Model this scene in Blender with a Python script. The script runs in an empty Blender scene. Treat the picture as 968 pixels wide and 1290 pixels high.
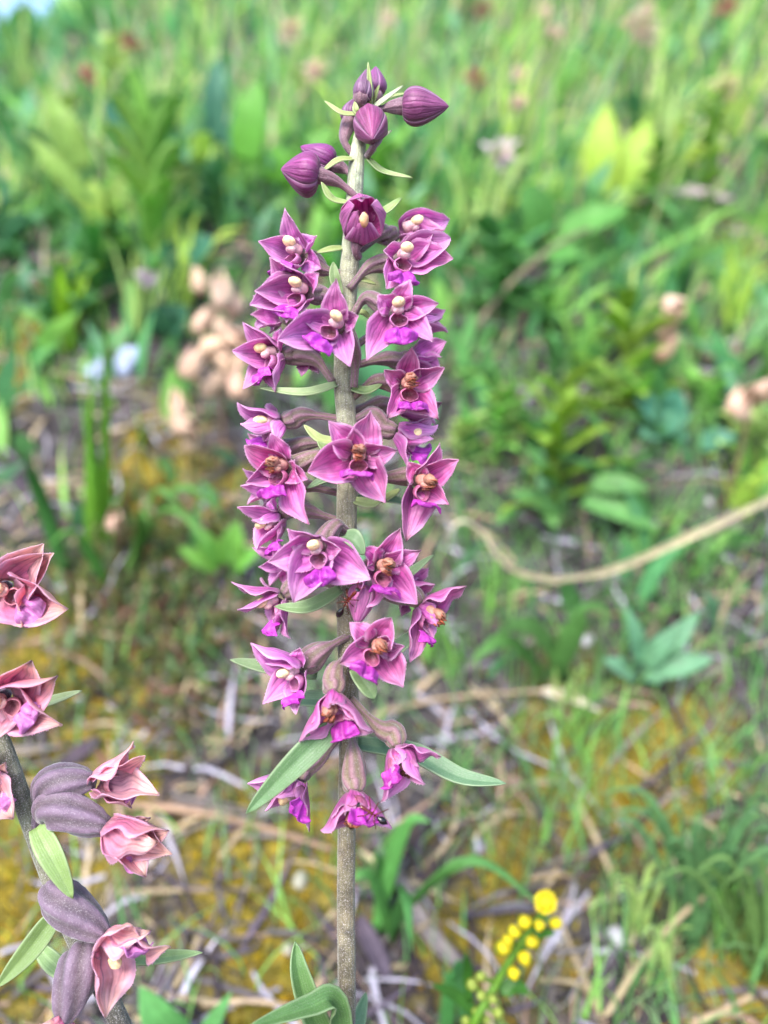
import bpy, math, random
import numpy as np
from mathutils import Vector, Matrix

random.seed(7); RNG = np.random.default_rng(7)
scene = bpy.context.scene
col_link = scene.collection.objects.link
R = math.radians
uni = random.uniform

# ------------------------------------------------------------------ camera, sky, sun, exposure
PITCH, VFOV, D0 = R(12.0), R(67.0), 0.156          # the orchid stands 156 mm from the lens
HALF = math.tan(VFOV / 2)

def softplus(t, w):
    t = np.asarray(t, float) / w
    return w * np.logaddexp(0, t)

_k = RNG.normal(size=(26, 2)); _k /= np.linalg.norm(_k, axis=1)[:, None]
_f = np.concatenate([RNG.uniform(8, 22, 8), RNG.uniform(35, 90, 9), RNG.uniform(140, 330, 9)])
_a = np.concatenate([np.full(8, .0045), np.full(9, .0018), np.full(9, .0006)])
_p = RNG.uniform(0, 6.28, 26)

def ground_z(x, y):
    """height of the bank: gentle foot, steep face, level crest that is lower on one side"""
    x = np.asarray(x, float); y = np.asarray(y, float)
    yc = 1.30 - 0.42 / (1 + np.exp((x + 0.30) / 0.03))
    z = .5 * softplus(y + .3, .1) + .4 * softplus(y - .22, .05) - .88 * softplus(y - yc, .10)
    fade = 1 / (1 + (np.hypot(x, y) / 3.0) ** 2)
    for i in range(26):
        z = z + fade * _a[i] * np.sin(_f[i] * (_k[i, 0] * x + _k[i, 1] * y) + _p[i])
    return z

CAM = Vector((0, 0, float(ground_z(0, .227)) + .231))
FWD = Vector((0, math.cos(PITCH), -math.sin(PITCH)))
UP = Vector((0, math.sin(PITCH), math.cos(PITCH)))
RIGHT = Vector((1, 0, 0))
cam_data = bpy.data.cameras.new('camera'); cam = bpy.data.objects.new('camera', cam_data); col_link(cam)
cam.location = CAM; cam.rotation_euler = (R(90) - PITCH, 0, 0)
cam_data.sensor_fit = 'VERTICAL'; cam_data.sensor_height = 36; cam_data.lens = 18 / HALF
cam_data.clip_start = .005; cam_data.clip_end = 2000
cam_data.dof.use_dof = True; cam_data.dof.focus_distance = D0 - .004; cam_data.dof.aperture_fstop = 6.8
scene.camera = cam

SUN_EL, SUN_AZ = R(48), R(205)
world = bpy.data.worlds.new('World'); scene.world = world; world.use_nodes = True
nt = world.node_tree
sky = nt.nodes.new('ShaderNodeTexSky'); sky.sky_type = 'NISHITA'; sky.sun_disc = False
sky.sun_elevation = SUN_EL; sky.sun_rotation = SUN_AZ; sky.air_density = 1.0; sky.dust_density = 2.0; sky.ozone_density = 1.2
nt.links.new(sky.outputs[0], nt.nodes['Background'].inputs[0]); nt.nodes['Background'].inputs[1].default_value = .15
sd = bpy.data.lights.new('sun', 'SUN'); sun = bpy.data.objects.new('sun', sd); col_link(sun)
sd.energy = 1.5; sd.angle = R(24); sd.color = (1, .97, .93)
sv = Vector((math.sin(SUN_AZ) * math.cos(SUN_EL), math.cos(SUN_AZ) * math.cos(SUN_EL), math.sin(SUN_EL)))
sun.rotation_euler = sv.to_track_quat('Z', 'Y').to_euler()
scene.view_settings.view_transform = 'Standard'; scene.view_settings.look = 'None'
scene.view_settings.gamma = 1; scene.view_settings.use_curve_mapping = False
scene.view_settings.exposure = 1.85
scene.render.engine = 'CYCLES'; scene.cycles.use_denoising = True
scene.cycles.max_bounces = 4; scene.cycles.diffuse_bounces = 3; scene.cycles.glossy_bounces = 2; scene.cycles.transmission_bounces = 3; scene.cycles.caustics_reflective = False; scene.cycles.caustics_refractive = False; scene.cycles.transparent_max_bounces = 4

# ------------------------------------------------------------------ helpers
def lin(c): c /= 255; return c / 12.92 if c <= .04045 else ((c + .055) / 1.055) ** 2.4
def C(r, g, b, k=.55): return np.array([lin(r) * k, lin(g) * k, lin(b) * k])
def jit(c, a=.12):
    s = 1 + uni(-a, a); return np.clip(np.array(c) * s * np.array([1 + uni(-a, a) * .5, 1, 1 + uni(-a, a) * .5]), 0, .95)
def V(*a): return Vector(a)

def at(px, py, depth):
    """photo pixel (968 x 1290) at a distance along the lens axis"""
    k = HALF * depth / 645
    return CAM + FWD * depth + RIGHT * ((px - 484) * k) - UP * ((py - 645) * k)
def W(px, py, dz=0): return at(px, py, D0 - dz * .001)
def depth_of(p): return (p - CAM).dot(FWD)
def G(px, py):
    """point of the bank seen at a pixel"""
    d = (at(px, py, 1) - CAM)
    t = .16; prev = t
    while t < 6:
        p = CAM + d * t
        if p.z < float(ground_z(p.x, p.y)): break
        prev = t; t += .006
    for _ in range(14):
        m = (t + prev) / 2; p = CAM + d * m
        if p.z < float(ground_z(p.x, p.y)): t = m
        else: prev = m
    p = CAM + d * t
    return V(p.x, p.y, float(ground_z(p.x, p.y)))
def on_ground(x, y, dz=0): return V(x, y, float(ground_z(x, y)) + dz)
def gnormal(x, y, e=.02):
    return V(-(float(ground_z(x + e, y)) - float(ground_z(x - e, y))) / (2 * e), -(float(ground_z(x, y + e)) - float(ground_z(x, y - e))) / (2 * e), 1).normalized()

class MB:
    """collects vertices with a colour and a (along, across) coordinate"""
    def __init__(s): s.v = []; s.f = []; s.c = []; s.u = []
    def add(s, v, f, c, u):
        o = len(s.v); s.v += [tuple(x) for x in v]; s.f += [tuple(i + o for i in q) for q in f]; s.c += [tuple(x) for x in c]; s.u += u
def build(mb, name, mat, parent=None, origin=V(0, 0, 0), solid=0, subsurf=0):
    me = bpy.data.meshes.new(name)
    v = np.array(mb.v, float) - np.array(origin)
    me.from_pydata(v.tolist(), [], mb.f)
    finish(me, np.array(mb.c, float), np.array(mb.u, float), mat)
    o = bpy.data.objects.new(name, me); col_link(o)
    if parent: o.parent = parent
    else: o.location = origin
    if solid:
        m = o.modifiers.new('thickness', 'SOLIDIFY'); m.thickness = solid; m.offset = 0
    if subsurf:
        m = o.modifiers.new('smooth', 'SUBSURF'); m.levels = m.render_levels = subsurf
    return o
def finish(me, c, u, mat):
    n = len(me.vertices)
    ca = me.attributes.new('Col', 'FLOAT_COLOR', 'POINT'); ca.data.foreach_set('color', np.concatenate([c, np.ones((n, 1))], 1).astype(np.float32).ravel())
    ua = me.attributes.new('uvp', 'FLOAT_VECTOR', 'POINT'); ua.data.foreach_set('vector', np.concatenate([u, np.zeros((n, 1))], 1).astype(np.float32).ravel())
    me.polygons.foreach_set('use_smooth', np.ones(len(me.polygons), bool))
    me.materials.append(mat); me.update()
def empty(name, loc, label, cat, group=None):
    o = bpy.data.objects.new(name, None); o.empty_display_size = .01; o.location = loc; col_link(o)
    return tag(o, label, cat, group)
def tag(o, label, cat=None, group=None, kind=None):
    o['label'] = label
    if cat: o['category'] = cat
    if group: o['group'] = group
    if kind: o['kind'] = kind
    return o
def spline(pts, n):
    """Catmull-Rom through the points"""
    P = [np.array(p, float) for p in pts]; P = [2 * P[0] - P[1]] + P + [2 * P[-1] - P[-2]]
    out = []; m = len(P) - 3
    for i in range(n):
        t = i / (n - 1) * m; k = min(int(t), m - 1); t -= k
        a, b, c, d = P[k:k + 4]
        out.append(.5 * (2 * b + (c - a) * t + (2 * a - 5 * b + 4 * c - d) * t * t + (3 * b - a - 3 * c + d) * t ** 3))
    return out
def bez(a, b, c, d, n):
    a, b, c, d = [np.array(x, float) for x in (a, b, c, d)]
    T = np.linspace(0, 1, n)[:, None]
    return list((1 - T) ** 3 * a + 3 * (1 - T) ** 2 * T * b + 3 * (1 - T) * T ** 2 * c + T ** 3 * d)
def nrm(v):
    l = np.linalg.norm(v); return v / l if l > 1e-12 else v
def tube(mb, pts, radii, col, seg=14, ribs=0, rib=0., twist=0., cap=True, col2=None, bump=0., valley=None):
    pts = [np.array(p, float) for p in pts]; n = len(pts); v = []; c = []; u = []; f = []
    T = [nrm(pts[min(i + 1, n - 1)] - pts[max(i - 1, 0)]) for i in range(n)]
    A = nrm(np.cross(T[0], [0.3, 1, .2]))
    for i in range(n):
        A = nrm(A - T[i] * A.dot(T[i])); B = np.cross(T[i], A); t = i / (n - 1)
        cc = col if col2 is None else np.array(col) * (1 - t) + np.array(col2) * t
        for j in range(seg):
            th = 2 * math.pi * j / seg
            r = radii[i] * (1 + rib * math.cos(ribs * (th + twist * t))) * (1 + (uni(-bump, bump) if bump else 0))
            v.append(pts[i] + (A * math.cos(th) + B * math.sin(th)) * r)
            g = .5 + .5 * math.cos(ribs * (th + twist * t)) if ribs else 1
            c.append(np.array(cc) * (.8 + .3 * g if ribs else 1) if valley is None else np.array(cc) * g + np.array(valley) * (1 - g)); u.append((t, th / math.pi - 1))
    for i in range(n - 1):
        for j in range(seg):
            k = (j + 1) % seg; f.append((i * seg + j, i * seg + k, (i + 1) * seg + k, (i + 1) * seg + j))
    if cap:
        f.append(tuple(range(seg - 1, -1, -1))); f.append(tuple((n - 1) * seg + j for j in range(seg)))
    mb.add(v, f, c, u)
def blade(mb, pts, width, nhint, col, nv=5, cup=.25, keel=0., wave=0., twist=0., col2=None, ph=None, radial=None):
    """a leaf or petal: a sheet along a path, width(u) half-width, cupped towards nhint"""
    pts = [np.array(p, float) for p in pts]; n = len(pts); N0 = np.array(nhint, float); v = []; c = []; u = []; f = []
    ph = uni(0, 6) if ph is None else ph
    S = None
    for i in range(n):
        t = i / (n - 1); T = nrm(pts[min(i + 1, n - 1)] - pts[max(i - 1, 0)])
        N = N0 - T * N0.dot(T)
        if radial is not None: N = N - .35 * (np.array(radial) - T * np.array(radial).dot(T))
        N = nrm(N); s = np.cross(T, N)
        if S is not None and s.dot(S) < 0 and np.linalg.norm(N0 - T * N0.dot(T)) < .15: s = -s; N = -N
        S = s
        if twist:
            a = twist * t; s, N = s * math.cos(a) + N * math.sin(a), N * math.cos(a) - s * math.sin(a)
        hw = width(t)
        for j in range(nv):
            w = -1 + 2 * j / (nv - 1)
            off = s * hw * w + N * hw * (cup * (w * w - .3) - keel * math.exp(-(w / .18) ** 2) + wave * math.sin(t * 11 + ph + (2 if w > 0 else 0)) * abs(w) ** 1.5)
            v.append(pts[i] + off)
            cc = np.array(col) if col2 is None else np.array(col) * (1 - t ** 1.5) + np.array(col2) * t ** 1.5
            c.append(cc); u.append((t, w))
    for i in range(n - 1):
        for j in range(nv - 1):
            f.append((i * nv + j, i * nv + j + 1, (i + 1) * nv + j + 1, (i + 1) * nv + j))
    mb.add(v, f, c, u)
def petal_w(wd, a=.8, b=.75, base=.1):
    m = a / (a + b) * (1 + base) - base
    mx = (m + base) ** a * (1 - m) ** b
    return lambda u: wd * max(.02, (u + base) ** a * max(0, 1 - u) ** b / mx)
def ball(mb, c, ax, col, nu=12, nv=8, noise=0.):
    """ellipsoid with axes given as three vectors"""
    c = np.array(c, float); ax = [np.array(a, float) for a in ax]; v = []; u = []; f = []; cs = []
    for i in range(nv + 1):
        ph = math.pi * i / nv
        for j in range(nu):
            th = 2 * math.pi * j / nu; k = 1 + (uni(-noise, noise) if noise else 0)
            v.append(c + k * (ax[0] * math.sin(ph) * math.cos(th) + ax[1] * math.sin(ph) * math.sin(th) + ax[2] * math.cos(ph)))
            u.append((i / nv, 2 * j / nu - 1)); cs.append(col)
    for i in range(nv):
        for j in range(nu):
            k = (j + 1) % nu; f.append((i * nu + j, (i + 1) * nu + j, (i + 1) * nu + k, i * nu + k))
    mb.add(v, f, cs, u)
def hairs(name, pts, radii, count, length, colr, parent, origin):
    mb = MB(); pts = [np.array(p, float) for p in pts]; n = len(pts)
    for _ in range(count):
        t = uni(0, n - 1.001); i = int(t); k = t - i; p = pts[i] * (1 - k) + pts[i + 1] * k; r = radii[i] * (1 - k) + radii[i + 1] * k
        T = nrm(pts[i + 1] - pts[i]); d = np.array([random.gauss(0, 1) for _ in range(3)]); d = nrm(d - T * d.dot(T))
        b = p + d * r * .96; L = length * uni(.5, 1.2); s = np.cross(T, d) * length * .13
        tip = b + nrm(d + T * uni(-.4, .6)) * L
        mb.add([b - s, b + s, tip + s * .6, tip - s * .6], [(0, 1, 2, 3)], [colr] * 4, [(0, 0)] * 4)
    o = build(mb, name, M['hair'], parent, origin); o['kind'] = 'stuff'; return o

# ------------------------------------------------------------------ materials
M = {}
def tissue(name, vein=.4, vfreq=16., edge=0., edge_col=(.8, .7, .75), fuzz=.0, trans=.2, rough=.55, sheen=.0, blotch=.25, bump=.15, spec=.35, scale=1., midrib=0., sss=0., streak=0.):
    m = bpy.data.materials.new(name); m.use_nodes = True; t = m.node_tree; t.nodes.clear(); N = t.nodes.new; L = t.links.new
    def math_(op, a, b=None, c=None):
        n = N('ShaderNodeMath'); n.operation = op
        for i, x in enumerate((a, b, c)):
            if x is None: continue
            if isinstance(x, (int, float)): n.inputs[i].default_value = x
            else: L(x, n.inputs[i])
        return n.outputs[0]
    def mix(fac, a, b, mode='MIX'):
        n = N('ShaderNodeMix'); n.data_type = 'RGBA'; n.blend_type = mode
        for s, x in ((0, fac), (6, a), (7, b)):
            if isinstance(x, (int, float)): n.inputs[s].default_value = x
            elif isinstance(x, tuple): n.inputs[s].default_value = (*x, 1)
            else: L(x, n.inputs[s])
        return n.outputs[2]
    def noise(sc, det=3., w=None):
        n = N('ShaderNodeTexNoise'); n.inputs['Scale'].default_value = sc * scale; n.inputs['Detail'].default_value = det
        L(tc.outputs['Object'], n.inputs['Vector']); return n.outputs[0]
    def ramp(x, lo, hi):
        n = N('ShaderNodeMapRange'); n.interpolation_type = 'SMOOTHSTEP'; L(x, n.inputs[0]); n.inputs[1].default_value = lo; n.inputs[2].default_value = hi
        return n.outputs[0]
    tc = N('ShaderNodeTexCoord')
    at_ = N('ShaderNodeAttribute'); at_.attribute_name = 'Col'; uv = N('ShaderNodeAttribute'); uv.attribute_name = 'uvp'
    sx = N('ShaderNodeSeparateXYZ'); L(uv.outputs['Vector'], sx.inputs[0]); vv = sx.outputs[1]
    col = at_.outputs['Color']
    n1 = noise(420, 2)
    if blotch:
        col = mix(math_('MULTIPLY', ramp(n1, .35, .7), blotch), col, mix(1., col, (.35, .32, .34), 'MULTIPLY'))
        n3 = noise(150, 1); col = mix(math_('MULTIPLY', ramp(n3, .45, .75), blotch * .8), col, mix(1., col, (1.5, 1.4, 1.4), 'MULTIPLY'))
    h = None
    if vein:
        sv_ = math_('SINE', math_('ADD', math_('MULTIPLY', vv, vfreq), math_('MULTIPLY', noise(300, 2), 5.)))
        vf = ramp(sv_, .3, 1.)
        col = mix(math_('MULTIPLY', vf, vein), col, mix(1., col, (.42, .30, .40), 'MULTIPLY'))
        h = vf
    if streak:
        oi = N('ShaderNodeObjectInfo'); cx = N('ShaderNodeCombineXYZ'); L(math_('MULTIPLY', sx.outputs[0], 2.2), cx.inputs[0]); L(math_('MULTIPLY', vv, 9.), cx.inputs[1]); L(math_('MULTIPLY', oi.outputs['Random'], 50.), cx.inputs[2])
        sn = N('ShaderNodeTexNoise'); sn.inputs['Scale'].default_value = 1.; sn.inputs['Detail'].default_value = 4.; L(cx.outputs[0], sn.inputs['Vector'])
        col = mix(math_('MULTIPLY', ramp(sn.outputs[0], .5, .72), streak), col, mix(1., col, (.40, .26, .42), 'MULTIPLY'))
        col = mix(math_('MULTIPLY', ramp(sn.outputs[0], .5, .28), streak), col, mix(.34, col, (.78, .46, .72)))
    if midrib:
        mr = math_('SUBTRACT', 1., ramp(math_('ABSOLUTE', vv), 0., .16))
        col = mix(math_('MULTIPLY', mr, midrib), col, mix(1., col, (1.7, 1.6, 1.7), 'MULTIPLY'))
    if edge:
        e = math_('MULTIPLY', ramp(math_('ABSOLUTE', vv), .74, 1.), edge)
        col = mix(e, col, edge_col)
    if fuzz:
        fz = math_('MULTIPLY', ramp(noise(5200, 1), .56, .70), fuzz)
        col = mix(fz, col, mix(.5, col, (.75, .70, .72)))
    pb = N('ShaderNodeBsdfPrincipled'); L(col, pb.inputs['Base Color']); pb.inputs['Roughness'].default_value = rough
    pb.inputs['Specular IOR Level'].default_value = spec
    if sheen: pb.inputs['Sheen Weight'].default_value = sheen; pb.inputs['Sheen Roughness'].default_value = .4
    if sss:
        pb.inputs['Subsurface Weight'].default_value = sss; pb.inputs['Subsurface Scale'].default_value = .001; pb.inputs['Subsurface Radius'].default_value = (1, .5, .6)
    if bump:
        hh = math_('ADD', n1, math_('MULTIPLY', noise(2600, 2), .35))
        if h is not None: hh = math_('SUBTRACT', hh, math_('MULTIPLY', h, .25))
        bp = N('ShaderNodeBump'); bp.inputs['Strength'].default_value = bump; bp.inputs['Distance'].default_value = .0006; L(hh, bp.inputs['Height']); L(bp.outputs[0], pb.inputs['Normal'])
    out = N('ShaderNodeOutputMaterial')
    if trans:
        tr = N('ShaderNodeBsdfTranslucent'); L(mix(1., col, (1.25, 1.2, 1.1), 'MULTIPLY'), tr.inputs[0]); ms = N('ShaderNodeMixShader'); ms.inputs[0].default_value = trans
        L(pb.outputs[0], ms.inputs[1]); L(tr.outputs[0], ms.inputs[2]); L(ms.outputs[0], out.inputs[0])
    else: L(pb.outputs[0], out.inputs[0])
    M[name] = m; return m
tissue('petal', vein=.30, vfreq=21, edge=.40, edge_col=(.78, .54, .74), fuzz=.14, trans=.42, sheen=.15, blotch=.32, bump=.45, midrib=.3, rough=.42, spec=.5, streak=.55)
tissue('lip', vein=.0, fuzz=.15, trans=.2, rough=.4, blotch=.6, bump=.7, spec=.45, scale=1.6, streak=.4)
tissue('anther', vein=0, fuzz=.25, trans=0, rough=.6, blotch=.6, bump=.3, scale=2., sss=.3)
tissue('ovary', vein=.12, vfreq=19, fuzz=.28, trans=0, rough=.65, sheen=.35, blotch=.3, bump=.5)
tissue('stem', vein=.15, vfreq=40, fuzz=.75, trans=0, rough=.7, sheen=.3, blotch=.75, bump=.5)
tissue('hair', vein=0, trans=.3, rough=.5, blotch=0, bump=0)
tissue('bract', vein=.22, vfreq=30, edge=.35, edge_col=(.42, .50, .30), fuzz=.2, trans=.25, rough=.45, blotch=.15, bump=.3, midrib=.2, spec=.45)
tissue('leaf', vein=.18, vfreq=14, trans=.42, rough=.5, blotch=.3, bump=.2, midrib=.25, scale=.5)
tissue('dry', vein=.3, vfreq=14, trans=.12, rough=.75, blotch=.45, bump=.3, scale=.5)
tissue('wood', vein=.35, vfreq=9, trans=0, rough=.8, blotch=.6, bump=.5, scale=.5)
tissue('stone', vein=0, trans=0, rough=.8, blotch=.5, bump=.5, scale=.6)
tissue('moss', vein=0, trans=.25, rough=.8, blotch=.35, bump=0, scale=.15)
tissue('ant', vein=0, trans=0, rough=.18, blotch=.2, bump=.1, spec=.6)
tissue('flower_soft', vein=0, trans=.3, rough=.6, blotch=.3, bump=.1)

def ground_material():
    m = bpy.data.materials.new('bank_soil'); m.use_nodes = True; t = m.node_tree; N = t.nodes.new; L = t.links.new; pb = t.nodes['Principled BSDF']
    tc = N('ShaderNodeTexCoord')
    def noise(sc, d=5.):
        n = N('ShaderNodeTexNoise'); n.inputs['Scale'].default_value = sc; n.inputs['Detail'].default_value = d; L(tc.outputs['Object'], n.inputs['Vector']); return n.outputs[0]
    def cr(x, stops):
        n = N('ShaderNodeValToRGB'); L(x, n.inputs[0]); e = n.color_ramp.elements
        while len(e) < len(stops): e.new(.5)
        for i, (p, c) in enumerate(stops): e[i].position = p; e[i].color = (*c, 1)
        return n.outputs[0]
    soil = cr(noise(170), [(.3, (.012, .010, .010)), (.5, (.036, .030, .032)), (.62, (.075, .066, .070)), (.72, (.17, .15, .155))])
    moss = cr(noise(240), [(.3, (.06, .048, .005)), (.5, (.17, .13, .010)), (.7, (.30, .22, .018))])
    mx = N('ShaderNodeMix'); mx.data_type = 'RGBA'; mk = N('ShaderNodeAttribute'); mk.attribute_name = 'moss'; L(mk.outputs['Fac'], mx.inputs[0]); L(soil, mx.inputs[6]); L(moss, mx.inputs[7])
    L(mx.outputs[2], pb.inputs['Base Color']); pb.inputs['Roughness'].default_value = .9
    bp = N('ShaderNodeBump'); bp.inputs['Strength'].default_value = .8; bp.inputs['Distance'].default_value = .004; L(noise(260, 6), bp.inputs['Height']); L(bp.outputs[0], pb.inputs['Normal'])
    return m

# ------------------------------------------------------------------ the bank
MOSS = [(60, 840, 85), (150, 930, 85), (40, 1080, 110), (10, 1190, 90), (300, 1100, 90), (380, 1085, 70), (190, 605, 70), (640, 1135, 80), (720, 960, 80), (800, 985, 70), (880, 960, 60), (900, 320, 55), (20, 440, 50), (940, 1240, 80), (340, 1230, 70), (560, 1190, 50), (270, 640, 40)]
MOSS_P = []
for (x_, y_, r_) in MOSS:
    p_ = G(x_, y_); MOSS_P.append((p_.x, p_.y, r_ * HALF * depth_of(p_) / 645))
def moss_at(x, y):
    m = np.zeros_like(np.asarray(x, float))
    for (a, b, r) in MOSS_P:
        d = np.hypot(x - a, (y - b) * .75) / r + .28 * np.sin(x * 210 + b * 90) * np.sin(y * 190 + a * 70) + .18 * np.sin(x * 470 + 3 * np.sin(y * 300)); m = np.maximum(m, np.clip(1.6 - 1.3 * d, 0, 1))
    return m
def make_ground():
    s = np.linspace(-1, 1, 241); xs = .9 * s + 260 * np.abs(s) ** 9 * np.sign(s)
    s2 = np.linspace(0, 1, 341); ys = -.35 + 1.9 * s2 + 480 * s2 ** 14 - 0
    ys = np.concatenate([[-200, -40, -8, -2, -.8], ys])
    X, Y = np.meshgrid(xs, ys); Z = ground_z(X, Y)
    v = np.stack([X, Y, Z], -1).reshape(-1, 3); nx = len(xs); ny = len(ys)
    i = np.arange(nx * ny).reshape(ny, nx); f = np.stack([i[:-1, :-1], i[:-1, 1:], i[1:, 1:], i[1:, :-1]], -1).reshape(-1, 4)
    me = bpy.data.meshes.new('ground'); me.from_pydata(v.tolist(), [], f.tolist()); me.polygons.foreach_set('use_smooth', np.ones(len(me.polygons), bool))
    at_ = me.attributes.new('moss', 'FLOAT', 'POINT'); at_.data.foreach_set('value', moss_at(X, Y).astype(np.float32).ravel())
    me.materials.append(ground_material()); o = bpy.data.objects.new('ground', me); col_link(o)
    tag(o, 'mossy brown soil of the steep grassy bank', kind='structure')
make_ground()

# ------------------------------------------------------------------ orchids
PAL = {
    'fresh': dict(pet=[C(210, 88, 194, 1.), C(192, 62, 174, 1.), C(222, 120, 210, 1.)], tip=C(236, 180, 224, 1.), inner=C(214, 150, 196, .8), lip=C(206, 66, 204, .9), cup=C(224, 178, 184, .8), anther=C(248, 222, 168, .92), ov=C(140, 100, 118, .8), val=C(122, 108, 92, .75)),
    'old': dict(pet=[C(210, 78, 180, 1.), C(190, 56, 156, 1.), C(220, 106, 194, 1.)], tip=C(230, 162, 206, .96), inner=C(206, 138, 170, .75), lip=C(194, 56, 182, .85), cup=C(208, 150, 134, .8), anther=C(160, 92, 58, .75), ov=C(142, 104, 114, .8), val=C(126, 114, 88, .75)),
    'pink': dict(pet=[C(226, 126, 172, 1.), C(238, 170, 190, 1.), C(216, 102, 158, 1.)], tip=C(244, 204, 182, .95), inner=C(226, 170, 176, .85), lip=C(212, 130, 196, .9), cup=C(230, 180, 168, .85), anther=C(244, 204, 156, .9), ov=C(130, 108, 128, .78), val=C(98, 84, 92, .66)),
}
def camv(f): return np.array(RIGHT) * f[0] + np.array(UP) * f[1] - np.array(FWD) * f[2]

def crumple(mb, amp, L, inner=None):
    """uneven swelling of a petal and its paler throat"""
    p1, p2, p3 = uni(0, 6), uni(0, 6), uni(0, 6); v = np.array(mb.v); u = np.array(mb.u); c = np.array(mb.c)
    d = np.sin(u[:, 0] * 7 + p1 + 2 * u[:, 1]) * np.sin(u[:, 1] * 3.5 + p2) + .5 * np.sin(u[:, 0] * 15 + p3 - 3 * u[:, 1])
    k = np.sin(np.pi * np.clip(u[:, 0], 0, 1)); v += (camv((uni(-.5, .5), uni(-.5, .5), 1)) * amp)[None, :] * (d * k)[:, None]
    if inner is not None:
        g = np.exp(-(u[:, 0] / .16) ** 2)[:, None] * .7; c = c * (1 - g) + np.array(inner)[None, :] * g
    mb.v = [tuple(x) for x in v]; mb.c = [tuple(x) for x in c]
def fringe(mb, nu_, nv_, n):
    """short pale hairs along both margins"""
    v = np.array(mb.v)
    for _ in range(n):
        j, q = random.choice(((0, 1), (nv_ - 1, nv_ - 2))); t = uni(1, nu_ - 1.01); i = int(t); k = t - i
        e = v[i * nv_ + j] * (1 - k) + v[(i + 1) * nv_ + j] * k; inn = v[i * nv_ + q] * (1 - k) + v[(i + 1) * nv_ + q] * k; T = nrm(v[(i + 1) * nv_ + j] - v[i * nv_ + j])
        d = nrm(nrm(e - inn) + T * uni(-.2, .8) + camv((uni(-1, 1), uni(-1, 1), uni(-1, 1))) * .5); s_ = T * .000028; tip = e + d * uni(.00012, .00032)
        mb.add([e - s_, e + s_, tip], [(0, 1, 2)], [(.62, .42, .56)] * 3, [(t / nu_, 0)] * 3)
def brown_tip(mb):
    k = uni(.82, .92); cc = C(120, 60, 40, .7)
    for i, (t, w) in enumerate(mb.u):
        g = min(1, max(0, (t - k) / (1.001 - k))) ** .7
        if g > 0: mb.c[i] = tuple(np.array(mb.c[i]) * (1 - g) + cc * g)
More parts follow.
